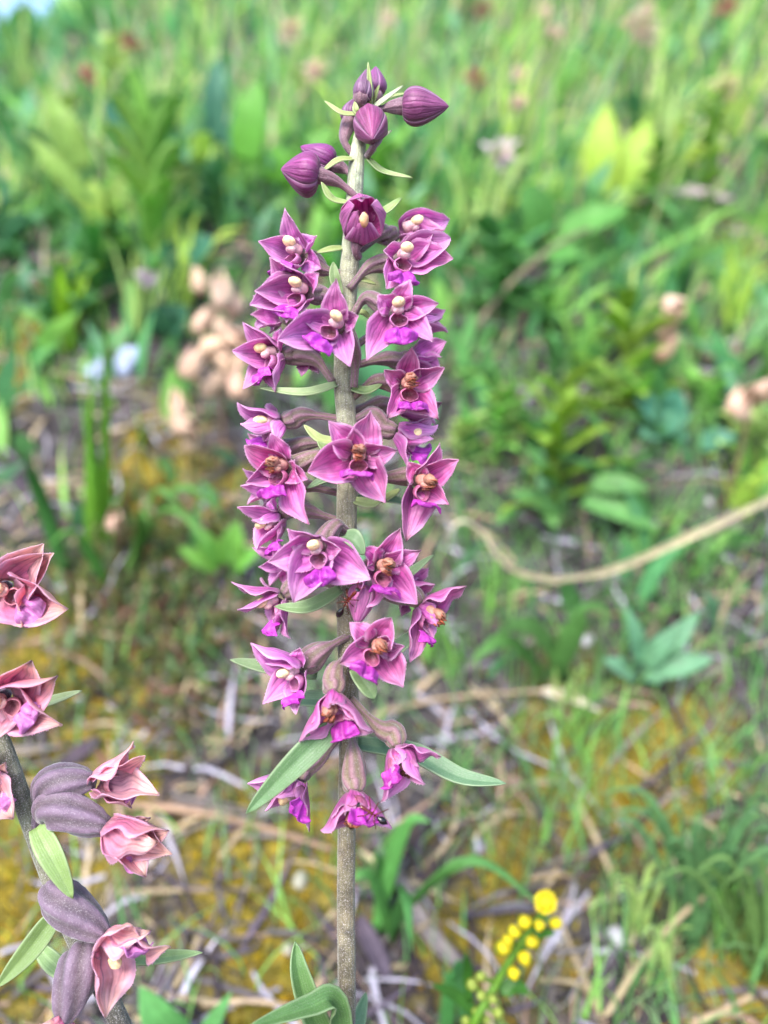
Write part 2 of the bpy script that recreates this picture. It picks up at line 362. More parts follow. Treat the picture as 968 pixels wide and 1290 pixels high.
def make_flower(root, org, c, F, tips, stem_at, lip=None, mid=None, state='fresh', ovr=2.0, wd=1., name='flower', anther=True, ov0=.22):
    """one flower: pedicel and ribbed ovary, three sepals, two petals, lip with cup, column with anther cap"""
    P = PAL[state]; Cc = np.array(W(*c)); Fv = nrm(camv(F)); S0 = np.array(W(*stem_at))
    # ovary
    end = Cc - Fv * .0006
    if mid is not None and ovr > 3: path = spline([S0, np.array(W(*mid)), end], 22)
    elif mid is not None: path = spline([S0, np.array(W(*mid)), end - Fv * .0028, end], 22)
    else:
        d = np.linalg.norm(end - S0)
        path = bez(S0, S0 + nrm(np.array(W(stem_at[0], stem_at[1] - 30, stem_at[2] if len(stem_at) > 2 else 0)) - S0) * d * .35, end - Fv * max(.004, d * .5), end, 22)
    rad = []
    for i in range(22):
        t = i / 21; r = .75 + (ovr - .75) * max(0, math.sin(math.pi * min(1, max(0, (t - ov0) / (1.12 - ov0))))) ** (.7 if ovr < 3 else .95)
        if t > .93: r *= .88
        rad.append(r * .001)
    mb = MB(); tube(mb, path, rad, jit(P['ov'], .1), seg=36, ribs=6, rib=.085 if ovr < 3 else .11, twist=.9 if ovr < 3 else 1.6, bump=.012, col2=jit(P['ov'] * .95, .08), valley=jit(P['val'], .1))
    fo = build(mb, name, M['ovary'], root, org)
    hairs('hairs', path, rad, 170 if ovr < 3 else 420, .00035, C(190, 170, 180, .6), fo, org)
    # perianth
    roles = ['sepal', 'petal', 'petal', 'sepal', 'sepal']
    for i, tp in enumerate(tips):
        if tp is None: continue
        inn = math.hypot(tp[0] - c[0], tp[1] - c[1]) * .16
        if len(tp) > 2: dz = tp[2]
        else:
            L = 9.4; dz = (math.sqrt(max(0, L * L - inn * inn)) * .55 if inn < L else 1.2) * (1 if F[2] > .25 else .3)
        tip = np.array(W(tp[0], tp[1], (c[2] if len(c) > 2 else 0) + dz)); d = tip - Cc; rl = d - Fv * d.dot(Fv); rl = nrm(rl) if np.linalg.norm(rl) > 1e-5 else nrm(np.cross(Fv, [0.1, .3, 1]))
        p0 = Cc + rl * .0012; d = tip - p0; L = np.linalg.norm(d); back = .0 if roles[i] == 'petal' else -.0004
        p0 = p0 + Fv * back
        p1 = p0 + L * .36 * nrm(nrm(d) * .75 + Fv * uni(.25, .45)); p2 = tip - L * .34 * nrm(nrm(d) * .9 + rl * .2 - Fv * uni(-.35, .75))
        pts = bez(p0, p1, p2, tip, 15)
        w_ = (.0033 if roles[i] == 'sepal' else .0030) * uni(.92, 1.1) * wd * min(1.15, max(.7, L / .0092))
        base = jit(random.choice(P['pet']), .2)
        mb = MB(); blade(mb, pts, petal_w(w_, .75, uni(1.0, 1.3), .12), Fv, base, nv=13, cup=uni(.3, 1.0) if state == 'fresh' else uni(.2, 1.25), keel=.18 if roles[i] == 'sepal' else .12, wave=uni(.06, .18) * (1 if state == 'fresh' else 1.6), col2=jit(P['tip'], .1), twist=uni(-.5, .5) * (1 if state == 'fresh' else 1.5), radial=rl)
        crumple(mb, .00030 if state != 'pink' else .0006, L, P['inner']); fringe(mb, 15, 13, 70)
        if uni(0, 1) < (.12 if state == 'fresh' else .4): brown_tip(mb)
        build(mb, roles[i], M['petal'], fo, org, solid=.00013)
    # lip: cup, two bosses and a heart-shaped end piece
    if lip is not None:
        lp = np.array(W(lip[0], lip[1], (c[2] if len(c) > 2 else 0) + (lip[2] if len(lip) > 2 else 3.2)))
        dn = lp - Cc; dn = dn - Fv * dn.dot(Fv); dn = nrm(dn); sd_ = np.cross(dn, Fv)
        mb = MB(); cc0 = Cc + dn * .0018 + Fv * .0031; rj = [1 + uni(-.16, .16) for _ in range(14)]; v = []; f = []; u = []; cs = []; nr = 14; nk = 6
        for k in range(nk + 1):
            a = (k / nk) * 1.75
            for j in range(nr):
                th = 2 * math.pi * j / nr; rr = .0021 * math.sin(a) if a < 1.57 else .0021 * (1 - .12 * (a - 1.57) / .18)
                v.append(cc0 + (dn * math.cos(th) * .80 + sd_ * math.sin(th) * 1.0) * rr * (1 + (rj[j] - 1) * k / nk) * .88 - Fv * .0024 * math.cos(a) + Fv * .0012 * (rj[j] - 1 + .6 * math.cos(th) - .25) * (k / nk)); u.append((k / nk, 2 * j / nr - 1))
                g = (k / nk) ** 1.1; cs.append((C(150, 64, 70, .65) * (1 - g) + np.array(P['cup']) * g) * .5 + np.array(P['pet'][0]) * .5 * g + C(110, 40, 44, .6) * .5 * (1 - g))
        for k in range(nk):
            for j in range(nr): q = (j + 1) % nr; f.append((k * nr + j, k * nr + q, (k + 1) * nr + q, (k + 1) * nr + j))
        mb.add(v, f, cs, u)
        ex = lp - (cc0 + dn * .0016); le = max(.0042, min(.0064, np.linalg.norm(ex) * 1.2)); ex = nrm(ex * .6 + dn * .5 * np.linalg.norm(ex) + Fv * .001)
        p0 = cc0 + dn * .0014 + Fv * .0004; nn = nrm(Fv * .9 - dn * .3)
        pts = bez(p0, p0 + nrm(ex + Fv * .5) * le * .4, p0 + ex * le * .8 + Fv * .0006, p0 + ex * le - Fv * .0009, 12)
        b2 = len(mb.v)
        blade(mb, pts, lambda t: .0026 * (.5 + .75 * math.sin(math.pi * min(1, t * .8 + .12)) ** 1.2) * (1 if t < .85 else max(.2, 1 - ((t - .85) / .15) ** 2 * .8)), nn, jit(P['lip'], .1), nv=13, cup=-.3, keel=.3, wave=.26, col2=jit(P['lip'] * .85, .1))
        for k in range(b2, len(mb.v)):
            t_, w_ = mb.u[k]; bo = math.exp(-((t_ - .38) / .2) ** 2 - ((abs(w_) - .42) / .26) ** 2) * .0013 + .00022 * math.sin(t_ * 26 + w_ * 7) * math.sin(w_ * 15 + t_ * 5)
            mb.v[k] = tuple(np.array(mb.v[k]) + nn * bo)
        build(mb, 'lip', M['lip'], fo, org, solid=.00022, subsurf=1)
        if anther:
            mb = MB(); a0 = Cc - dn * .0005 + Fv * .0012; fw = nrm(Fv - dn * .1)
            tube(mb, spline([a0 - Fv * .0006, a0 + fw * .0012, a0 + fw * .0024], 6), [.0013, .00125, .0012, .00115, .0011, .0008], jit(P['cup'], .1), seg=12)
            ball(mb, a0 + fw * .0026 - dn * .0006, (sd_ * .0013, dn * .00105, fw * .0015), jit(P['anther'] if state != 'old' else C(190, 132, 108, .7), .08), nu=14, nv=9, noise=.16 if state != 'fresh' else .08)
            ball(mb, a0 + fw * .0019 + dn * .0007, (sd_ * .0012, dn * .0008, fw * .0010), jit(np.array(P['cup']) * 1.08, .05), nu=10, nv=6, noise=.08)
            if state == 'old':
                for k in range(9):
                    q = -.0013 + .00032 * k; ball(mb, a0 + fw * (.0040 - abs(q) * .45 + uni(-.0002, .0003)) + dn * (q + .0002) + sd_ * uni(-.0005, .0005), (nrm(sd_ + dn * uni(-.5, .5)) * uni(.0005, .0013), dn * uni(.00012, .00026), fw * uni(.0003, .0007)), C(146, 74, 46, .7) * uni(.25, 1.8), nu=8, nv=6, noise=.3)
            build(mb, 'column', M['anther'], fo, org, subsurf=1 if state != 'old' else 0)
    return fo

def make_bud(root, org, base, tip, stem_at, mid=None, wd=4.0, colr=None, ov=True, open_=0., name='bud'):
    """a closed bud: pedicel with ovary, three sepals closing to a point"""
    colr = C(160, 78, 138, .8) if colr is None else colr
    b = np.array(W(*base)); t = np.array(W(*tip)); ax = nrm(t - b); L = np.linalg.norm(t - b); S0 = np.array(W(*stem_at))
    path = spline([S0] + ([np.array(W(*m_)) for m_ in mid] if mid else []) + [b - ax * .0006, b + ax * .0006], 18)
    rad = [(.7 + .95 * math.sin(math.pi * min(1, max(0, (i / 17 - .3) / .85)))) * .001 for i in range(18)]
    mb = MB(); tube(mb, path, rad, jit(C(140, 104, 118, .75)), seg=20, ribs=6, rib=.07, twist=.8)
    fo = build(mb, name, M['ovary'], root, org)
    hairs('hairs', path, rad, 90, .00035, C(190, 170, 180, .6), fo, org)
    A = nrm(np.cross(ax, [.2, .3, .9])); B = np.cross(ax, A); roll = uni(0, 2)
    for k in range(3):
        v = []; f = []; u = []; cs = []; nu_, nv_ = 16, 9; cl = jit(colr, .1)
        for i in range(nu_):
            s = i / (nu_ - 1); r = wd * .0005 * (max(.0, math.sin(math.pi * min(1, s ** .72)))) ** .75 * (1.12 - .35 * s) + .0007 * (1 - s) ** 3
            for j in range(nv_):
                q = -1 + 2 * j / (nv_ - 1); th = roll + k * 2.0944 + q * 1.10
                rr = r * (1 + .10 * math.exp(-(q / .16) ** 2) + .03 * q * q - .04 * (abs(q) > .9)) + open_ * .0008 * s
                v.append(b + ax * L * (s - .03) + (A * math.cos(th) + B * math.sin(th)) * rr); u.append((s, q)); cs.append(cl * (1.12 - .25 * abs(q)) * (1 + .15 * s))
        for i in range(nu_ - 1):
            for j in range(nv_ - 1): f.append((i * nv_ + j, i * nv_ + j + 1, (i + 1) * nv_ + j + 1, (i + 1) * nv_ + j))
        mb = MB(); mb.add(v, f, cs, u); build(mb, 'sepal', M['petal'], fo, org, solid=.0002)
    return fo

def make_bract(root, org, pts, wpx, colr, n=(0, .5, .8), cup=.3, twist=0., name='bract', wave=.03):
    P = [np.array(W(*p)) for p in pts]; path = spline(P, 18)
    mb = MB(); w = wpx * .00008
    blade(mb, path, petal_w(w, .55, .7, .12), camv(n), jit(colr, .08), nv=9, cup=cup, keel=.12, wave=wave, twist=twist)
    return build(mb, name, M['bract'], root, org, solid=.00025)

def make_stem(root, org, pix, radii_px, cols):
    P = [np.array(p if isinstance(p, Vector) else W(*p)) for p in pix]; n = 90; path = spline(P, n)
    rr = np.interp(np.linspace(0, 1, n), np.linspace(0, 1, len(radii_px)), radii_px) * .00016
    mb = MB(); tube(mb, path, rr, cols[0], seg=26, bump=.02)
    cs = np.array(mb.c); t = np.repeat(np.linspace(0, 1, n), 26); k = np.linspace(0, 1, len(cols))
    mb.c = np.stack([np.interp(t, k, [c[i] for c in cols]) for i in range(3)], 1).tolist()
    so = build(mb, 'stem', M['stem'], root, org)
    hairs('hairs', path, rr, 3800, .00034, C(205, 200, 185, .6), so, org)
    return so

# ---- main orchid
sb = W(437, 1290, -5)
foot = on_ground(sb.x - .002, sb.y + .006)
ORG = foot
orchid = empty('orchid', foot, 'tall orchid spike with many purple flowers, closed purple buds at its top and crawling ants', 'orchid', )
G1, G2, G3 = C(172, 182, 150, .85), C(158, 158, 128, .8), C(124, 116, 90, .70)
make_stem(orchid, ORG, [(466, 104, 0), (463, 135, 0), (451, 190, 0), (447, 245, 0), (441, 330, 0), (436, 400, 0), (433, 480, 0), (439, 560, 0), (437, 640, 0), (437, 760, -1), (440, 900, -2), (437, 1050, -3), (436, 1160, -4), sb, foot - V(0, .002, .004)],
          [4, 6.5, 9.5, 10.5, 12, 12, 12.5, 13, 13, 13, 12.5, 11.5, 11.5, 11.5, 13], [C(170, 190, 130, .75), G1, G1, G1, G2, G2, G2, G2, G3, G3, G3, G3, G3, C(120, 96, 96, .6)])

F_ = lambda *a, **k: make_flower(orchid, ORG, *a, **k)
# c, F, tips (dorsal sepal, petal, petal, lateral sepal, lateral sepal), stem point
F_((505, 292, -5), (.9, .15, .25), [(566, 277, -3), (560, 290, 0), (545, 283, -5), (556, 300, 1), (550, 305, -4)], (450, 318, -3), lip=(520, 300, 0), mid=(482, 294, -4))
F_((520, 408, -6), (.95, 0, .15), [(561, 391, -2), (558, 400, 1), (552, 400, -4), (564, 419, 0), (549, 436, -2)], (444, 438, -3), mid=(484, 412, -5))
F_((380, 322, 2), (-.55, .1, .75), [(359, 262, 3), (326, 304, 4), (399, 298, 1), (342, 350, 4), (405, 338, 1)], (432, 345, 0), lip=(362, 340, 3), mid=(408, 340, 0))
F_((386, 368, 6), (-.5, -.1, .8), [(340, 324, 4), (321, 367, 4), (402, 344, 3), (315, 384, 3), (361, 407, 4)], (432, 378, 2), lip=(357, 389, 4), mid=(412, 372, 3))
F_((426, 411, 9), (-.2, -.05, .95), [(424, 351, 3), (378, 398, 3), (452, 398, 2), (350, 428, 4), (441, 462, 3)], (446, 488, 3), lip=(402, 431, 4), mid=(447, 450, 4))
F_((352, 447, 1), (-.75, -.1, .55), [(306, 406, 2), (293, 442, 3), (354, 412, 3), (306, 490, 3), (348, 494, 4)], (420, 482, 1), lip=(326, 475, 4), mid=(398, 454, 0))
F_((505, 326, 4), (.25, -.1, .95), [(548, 290, 2), (568, 300, 1), (483, 316, 3), (571, 326, 2), (487, 364, 4)], (440, 364, 2), lip=(508, 352, 4), mid=(466, 336, 1))
F_((500, 394, 7), (.1, -.1, .97), [(517, 352, 3), (553, 382, 2), (476, 372, 3), (546, 431, 2), (462, 454, 3)], (442, 402, 2), lip=(506, 428, 4), mid=(463, 375, 3))
F_((512, 486, 4), (.2, -.12, .95), [(519, 437, 3), (560, 463, 2), (484, 466, 3), (553, 529, 3), (488, 527, 3)], (445, 500, 0), lip=(519, 508, 4), mid=(474, 480, 1), state='old')
F_((352, 532, -1), (-.88, -.25, .35), [(299, 507, 2), (340, 508, -4), (303, 534, 4), (336, 556, -3), (347, 558, 4)], (430, 528, 0), lip=(322, 548, 1), mid=(386, 522, -1))
F_((360, 588, 5), (-.5, -.15, .85), [(341, 546, 3), (308, 561, 3), (388, 604, 4), (310, 608, 3), (390, 661, 3)], (432, 574, 1), lip=(341, 618, 4), mid=(402, 575, 2), state='old')
F_((503, 545, 0), (.9, -.3, .15), [(552, 535, 1), (546, 524, -3), (546, 553, 3), (530, 580, -3), (514, 590, 3)], (437, 534, 0), lip=(524, 556, 0), mid=(468, 520, 0))
F_((453, 576, 9), (0, -.05, 1), [(467, 517, 1.5), (414, 530, 2), (501, 567, 2), (388, 595, 2), (486, 633, 2)], (440, 606, 1), lip=(451, 592, 3), mid=(450, 598, 4), state='old', wd=1.15)
F_((528, 606, 4), (.4, -.3, .85), [(554, 558, 2), (578, 579, 3), (514, 582, 2), (566, 636, 3), (512, 682, 2)], (447, 604, 0), lip=(536, 622, 3), mid=(497, 601, 1), state='old')
F_((352, 652, 0), (-.6, -.55, .5), [(299, 639, 2), (318, 655, 4), (345, 622, -2), (324, 694, 3), (350, 688, 1)], (430, 657, 0), lip=(333, 683, 3), mid=(392, 645, -1))
F_((402, 689, 9), (-.1, -.2, .97), [(362, 666, 3), (338, 708, 3), (430, 692, 4), (370, 759, 3), (467, 730, 3)], (442, 672, 1), lip=(404, 731, 4), mid=(424, 662, 4), wd=1.1)
F_((480, 714, 6), (.3, -.12, .92), [(505, 665, 3), (531, 693, 2), (458, 690, 3), (526, 761, 3), (447, 771, 3)], (440, 738, 1), lip=(482, 738, 3), mid=(456, 724, 3), state='old')
F_((354, 752, 0), (-.7, -.5, .35), [(292, 733, 2), (330, 728, -4), (299, 768, 3), (348, 802, 0), (366, 804, 3)], (430, 742, -1), lip=(343, 786, 1), mid=(392, 728, -1))
F_((532, 764, 1), (.6, -.6, .45), [(588, 738, 2), (556, 764, -2), (552, 788, 3), (546, 806, 0), (517, 834, 2)], (447, 744, -1), lip=(540, 796, 2), mid=(498, 752, 0), state='old')
F_((474, 814, 9), (.08, -.05, 1), [(493, 778, 2), (441, 784, 2), (510, 814, 2), (428, 836, 3), (508, 866, 2)], (441, 848, 1), lip=(461, 842, 4), mid=(457, 838, 4), state='old', wd=1.2)
F_((378, 842, 4), (-.6, -.4, .75), [(316, 810, 3), (334, 836, 5), (378, 816, 2), (331, 887, 2), (373, 900, 4)], (440, 801, 0), lip=(360, 872, 4), mid=(408, 818, 3), ovr=2.6)
F_((420, 878, 9), (0, -.65, .75), [(417, 888, 6), (392, 912, 4), (448, 908, 4), (377, 934, 2), (472, 921, 2)], (440, 824, 2), lip=(422, 916, 4), mid=(424, 842, 6), state='old', ovr=2.3)
F_((502, 944, 5), (.3, -.75, .55), [(556, 953, 3), (494, 974, 5), (528, 966, 3), (480, 1010, 2), (536, 988, 4)], (443, 880, 1), lip=(507, 980, 4), mid=(477, 916, 3), state='old', ovr=2.3)
F_((376, 985, 1), (-.4, -.7, .6), [(312, 987, 3), (348, 1004, 4), (384, 1006, 3), (334, 1022, 3), (390, 1048, 3)], (436, 918, -1), lip=(366, 1018, 4), mid=(404, 955, 0))
F_((447, 1002, 9), (.05, -.75, .65), [(436, 1022, 6), (418, 1030, 4), (474, 1024, 4), (404, 1046, 2), (494, 1044, 2)], (441, 914, 0), lip=(452, 1040, 5), mid=(446, 950, 6), state='old', ovr=2.4)
F_((440, 1005, 5), (-.2, -.9, .3), [None, None, None, (419, 1061, 3), None], (440, 925, -1), mid=(442, 960, 2))if False else None

F_((508, 514, -6), (.9, -.1, .25), [(557, 507, 1), (550, 522, 2), (545, 502, -3), (548, 535, 0), (535, 540, -2)], (438, 520, -3), mid=(475, 508, -5))
F_((352, 398, -6), (-.85, .0, .3), [(320, 372, 0), (316, 396, 1), (338, 372, -3), (322, 416, 0), (340, 420, -2)], (430, 418, -3), mid=(392, 402, -5))
F_((346, 612, -6), (-.85, -.2, .3), [(306, 590, 0), (303, 612, 1), (330, 590, -3), (312, 636, 0), (334, 640, -2)], (430, 622, -3), mid=(388, 612, -5))
F_((394, 436, -4), (-.4, -.4, .75), [(366, 412, 3), (372, 444, 3), (408, 420, 2), (380, 474, 3), (402, 470, 3)], (430, 440, -3), mid=(414, 434, -3))
F_((524, 448, -6), (.8, .25, .4), [(562, 430, 0), (556, 450, 2), (536, 424, -2), (556, 468, 1), (530, 470, 2)], (440, 462, -3), mid=(484, 452, -5))
F_((348, 562, -6), (-.8, .1, .45), [(312, 546, 0), (314, 574, 2), (336, 530, -2), (328, 590, 2), (352, 592, 1)], (430, 560, -3), mid=(390, 558, -5))
F_((362, 704, -6), (-.75, -.3, .5), [(318, 690, 0), (326, 714, 2), (348, 680, -2), (340, 738, 2), (366, 738, 2)], (430, 700, -3), mid=(398, 696, -5))
F_((512, 740, -5), (.6, -.2, .6), [(540, 716, 1), (548, 736, 2), (506, 712, 0), (540, 768, 2), (506, 776, 3)], (442, 756, -3), mid=(478, 744, -4), state='old')
B_ = lambda *a, **k: make_bud(orchid, ORG, *a, **k)
PB = C(166, 92, 142, .95)
B_((472, 118, -3), (474, 83, -3), (464, 140, -2), mid=[(458, 128, -3)], wd=4.0, colr=C(150, 84, 140, .95))
B_((456, 124, 2), (463, 86, 2), (462, 142, 0), wd=3.4, colr=C(148, 108, 140, .95))
B_((508, 134, 1), (567, 134, 2), (468, 142, 0), mid=[(486, 136, 0)], wd=6.6, colr=PB)
B_((466, 150, 2), (470, 176, 9), (463, 196, 1), mid=[(470, 186, 5), (476, 168, 4)], wd=6.2, colr=C(150, 70, 122, .95))
B_((441, 152, -2), (452, 122, -3), (446, 196, 0), mid=[(434, 178, 0)], wd=4.0, colr=C(150, 92, 140, .95))
B_((420, 206, -3), (378, 184, -2), (449, 226, -1), mid=[(436, 214, -3)], wd=5.0, colr=C(160, 74, 146, .95))
B_((402, 221, 3), (353, 213, 3), (455, 254, 1), mid=[(430, 232, 2)], wd=7.6, colr=C(164, 76, 140, .95))
B_((458, 738, 6), (450, 786, 8), (441, 728, 2), mid=[(452, 726, 5)], wd=4.6, colr=C(196, 112, 168, .95), open_=.4)
mb = MB(); path = spline([W(452, 324, 1), W(448, 314, 3), W(454, 298, 2), W(456, 288, 3)], 18); rad = [(.8 + .8 * math.sin(math.pi * min(1, max(0, (i / 17 - .3) / .85)))) * .001 for i in range(18)]
tube(mb, path, rad, C(136, 96, 110, .8), seg=20, ribs=6, rib=.07); half = build(mb, 'flower', M['ovary'], orchid, ORG); hairs('hairs', path, rad, 90, .00035, C(190, 170, 180, .6), half, ORG)
mb = MB(); ball(mb, W(459, 277, 9.5), (np.array(RIGHT) * .0009, np.array(UP) * .0014, np.array(FWD) * .0012), C(240, 186, 136, .85), noise=.06); build(mb, 'column', M['anther'], half, ORG)
for k in range(5):
    th = [1.75, .2, -1.5, 3.0, -2.4][k]; rd = camv((math.cos(th), math.sin(th), 0)); fz = camv((.05, .12, 1)); c0 = np.array(W(456, 286, 2)); w2 = 1 if k < 3 else .9
    pts = bez(c0 + rd * .0008, c0 + rd * .0046 * w2 + fz * .0002, c0 + rd * .0052 * w2 + fz * .0050, c0 + rd * (.0010 + .0006 * (k % 2)) + fz * .0078, 14)
    mb = MB(); blade(mb, pts, petal_w(.0036, .7, .9, .2), fz, jit(C(200, 80, 166, .95)), nv=11, cup=.35, keel=.12, wave=.06, col2=C(206, 122, 182, .85), radial=rd * 3); crumple(mb, .0002, .008); build(mb, 'sepal' if k < 3 else 'petal', M['petal'], half, ORG, solid=.0002)

BR = lambda pts, w, c=None, **k: make_bract(orchid, ORG, pts, w, C(150, 180, 104, .75) if c is None else c, **k)
PALE, GRN, BLU = C(186, 204, 130, .8), C(150, 178, 112, .72), C(128, 164, 122, .7)
BR([(466, 132, 1), (466, 110, 3), (464, 78, 4)], 7, PALE)
BR([(470, 136, 1), (486, 124, 1), (508, 108, 1)], 8, C(200, 212, 170, .8))
BR([(470, 130, 0), (474, 118, 1), (478, 107, 2)], 6, PALE); BR([(472, 132, -2), (492, 122, -3), (516, 117, -4)], 6, PALE)
BR([(450, 144, 1), (430, 142, 2), (409, 127, 2)], 9, PALE)
BR([(452, 152, 3), (449, 140, 5), (447, 128, 5)], 9, PALE); BR([(470, 172, -1), (484, 170, -3), (494, 164, -3)], 7, C(206, 216, 176, .8))
BR([(464, 200, 1), (484, 216, 3), (520, 224, 4)], 9, C(176, 200, 128, .8)); BR([(446, 200, 1), (426, 202, 3), (406, 216, 4)], 10, PALE)
BR([(440, 256, 2), (418, 250, 4), (405, 229, 5)], 11, PALE); BR([(472, 272, -1), (488, 264, 0), (506, 249, 0)], 13, C(166, 198, 118, .78))
BR([(432, 312, 0), (418, 314, 2), (399, 318, 3)], 11, PALE); BR([(428, 372, 4), (422, 350, 5), (420, 330, 5)], 14, GRN); BR([(442, 352, 0), (456, 352, 1), (474, 358, 0)], 9, PALE)
BR([(444, 392, 0), (458, 394, 0), (468, 402, 0)], 9, PALE)
BR([(424, 484, 2), (384, 494, 4), (328, 489, 4)], 13, C(176, 196, 142, .75)); BR([(444, 489, 2), (462, 492, 3), (482, 484, 3)], 13, GRN)
BR([(424, 556, 3), (402, 552, 4), (383, 535, 4)], 13, PALE); BR([(428, 566, 4), (412, 566, 5), (400, 556, 5)], 12, GRN)
BR([(428, 600, 0), (408, 604, 1), (387, 615, 1)], 12, BLU); BR([(446, 630, 1), (468, 634, 2), (480, 630, 2)], 14, PALE); BR([(450, 628, -2), (488, 628, -4), (520, 636, -5)], 13, BLU); BR([(480, 632, -3), (495, 622, -4), (504, 616, -4)], 10, PALE)
BR([(434, 674, 9), (446, 680, 11), (459, 699, 11)], 22, C(126, 158, 112, .7), cup=.5)
BR([(470, 728, -2), (510, 724, -2), (546, 699, -2)], 14, C(150, 182, 128, .72)); BR([(430, 742, 4), (388, 764, 7), (346, 764, 7)], 18, C(138, 168, 112, .7))
BR([(400, 850, -4), (346, 842, -4), (290, 831, -3)], 20, C(146, 176, 126, .7)); BR([(430, 880, -3), (390, 880, -4), (352, 880, -5)], 22, C(134, 172, 132, .7))
BR([(446, 842, 6), (464, 866, 8), (472, 880, 8)], 21, C(140, 172, 112, .72)); BR([(480, 830, -4), (506, 812, -4), (531, 790, -4)], 20, C(140, 176, 134, .7))
BR([(422, 914, 8), (376, 958, 11), (310, 1025, 12)], 31, C(112, 152, 96, .7), n=(.3, .35, .9), cup=.22)
BR([(446, 936, -3), (520, 948, -3), (580, 978, 0), (638, 987, 3)], 27, C(118, 158, 112, .7), n=(-.1, .7, .7), cup=.25)
# foliage leaves low on the stem
LF = lambda pts, w, c=None, **k: make_bract(orchid, ORG, pts, w, C(112, 158, 86, .65) if c is None else c, name='leaf', **k)
LF([(435, 1345, -2), (400, 1290, 4), (378, 1230, 4), (372, 1186, 2)], 30, cup=.5, n=(.4, .2, .9)); LF([(436, 1335, 0), (422, 1262, 8), (390, 1268, 12), (310, 1296, 20)], 30, cup=.4, n=(0, .8, .6))
LF([(438, 1330, -6), (450, 1290, -9), (462, 1250, -14)], 22, C(120, 168, 120, .6), n=(.2, .2, 1))

# ---- second orchid, past its best, leaning out over the first one's foot
P2 = [(-70, 640, 4), (-52, 760, 4), (-28, 860, 4), (0, 928, 4), (22, 990, 4), (44, 1050, 4), (70, 1120, 4), (100, 1190, 4), (130, 1245, 3), (156, 1300, 2)]
e2 = W(200, 1420, -6); foot2 = on_ground(e2.x, e2.y + .004)
orchid2 = empty('orchid', foot2, 'leaning orchid with fading pink and orange flowers and swollen purple seed pods', 'orchid')
make_stem(orchid2, foot2, P2 + [e2, foot2 - V(0, .002, .004)], [6, 8, 9.5, 10.5, 11, 11.5, 11.5, 11.5, 12, 12, 13, 13], [C(150, 152, 128, .7), C(128, 130, 108, .65), C(128, 130, 108, .65), C(110, 108, 96, .6), C(110, 108, 96, .6)])
H_ = lambda *a, **k: make_flower(orchid2, foot2, *a, state='pink', **k)
H_((6, 742, 5), (.4, -.1, .9), [(55, 685, 2), (68, 697, 3), (-42, 720, 2), (86, 767, 2), (28, 790, 4)], (-48, 776, 4), lip=(40, 775, 5), wd=1.25)
H_((4, 880, 8), (.4, -.1, .9), [(40, 832, 3), (73, 851, 2), (-44, 870, 2), (79, 913, 2), (-10, 935, 4)], (-22, 872, 4), lip=(36, 908, 4), wd=1.3)
H_((-26, 985, 8), (.5, -.4, .75), [(-30, 930, 3), (8, 960, 3), (-60, 990, 3), (17, 1032, 3), (-20, 1040, 3)], (10, 960, 4), lip=(-5, 1020, 3), wd=1.2)
H_((122, 984, 5), (.93, .05, .3), [(168, 934, 3), (183, 952, 3), (160, 962, -3), (201, 1002, 3), (166, 1018, 1)], (43, 1048, 5), mid=(58, 990, 5), ovr=3.2, ov0=.26, lip=(165, 990, 0), anther=False, wd=1.05)
H_((138, 1044, 8), (.85, -.35, .35), [(213, 1046, 2), (198, 1062, 5), (190, 1030, -2), (217, 1076, 2), (184, 1105, 3)], (54, 1044, 5), mid=(68, 1018, 6), ovr=3.8, ov0=.10, lip=(176, 1072, 2), anther=False, wd=1.15)
H_((136, 1184, 9), (.7, -.5, .5), [(166, 1166, 6), (214, 1192, 2), (118, 1196, 4), (190, 1172, 3), (133, 1282, 3)], (64, 1104, 4), mid=(76, 1132, 6), ovr=3.8, ov0=.05, lip=(168, 1216, 4), wd=1.25)
H_((78, 1290, 10), (-.25, -.9, .35), [(62, 1290, 4), (40, 1320, 2), (90, 1325, 2), (30, 1345, 2), (100, 1350, 2)], (112, 1190, 4), mid=(104, 1212, 7), ovr=4.0, ov0=.05, lip=(70, 1330, 3), wd=1.2)
BQ = lambda pts, w, c=None, **k: make_bract(orchid2, foot2, pts, w, C(150, 182, 110, .72) if c is None else c, **k)
BQ([(46, 1042, 7), (66, 1080, 10), (92, 1132, 10)], 29, C(154, 186, 108, .74), cup=.25); BQ([(70, 1152, 2), (38, 1196, 4), (-4, 1244, 6)], 27, C(134, 166, 92, .7), n=(.4, .4, .8))
BQ([(84, 1228, -2), (62, 1208, -4), (44, 1188, -6)], 24, C(150, 186, 118, .72)); BQ([(104, 1192, -3), (180, 1206, -2), (255, 1200, 0)], 20, C(142, 180, 118, .72), n=(0, .7, .7))
BQ([(-10, 900, -2), (60, 884, -1), (103, 870, 0)], 14, C(180, 200, 150, .74)); BQ([(56, 1040, -3), (66, 990, -5), (76, 960, -6)], 16, C(120, 160, 110, .6))

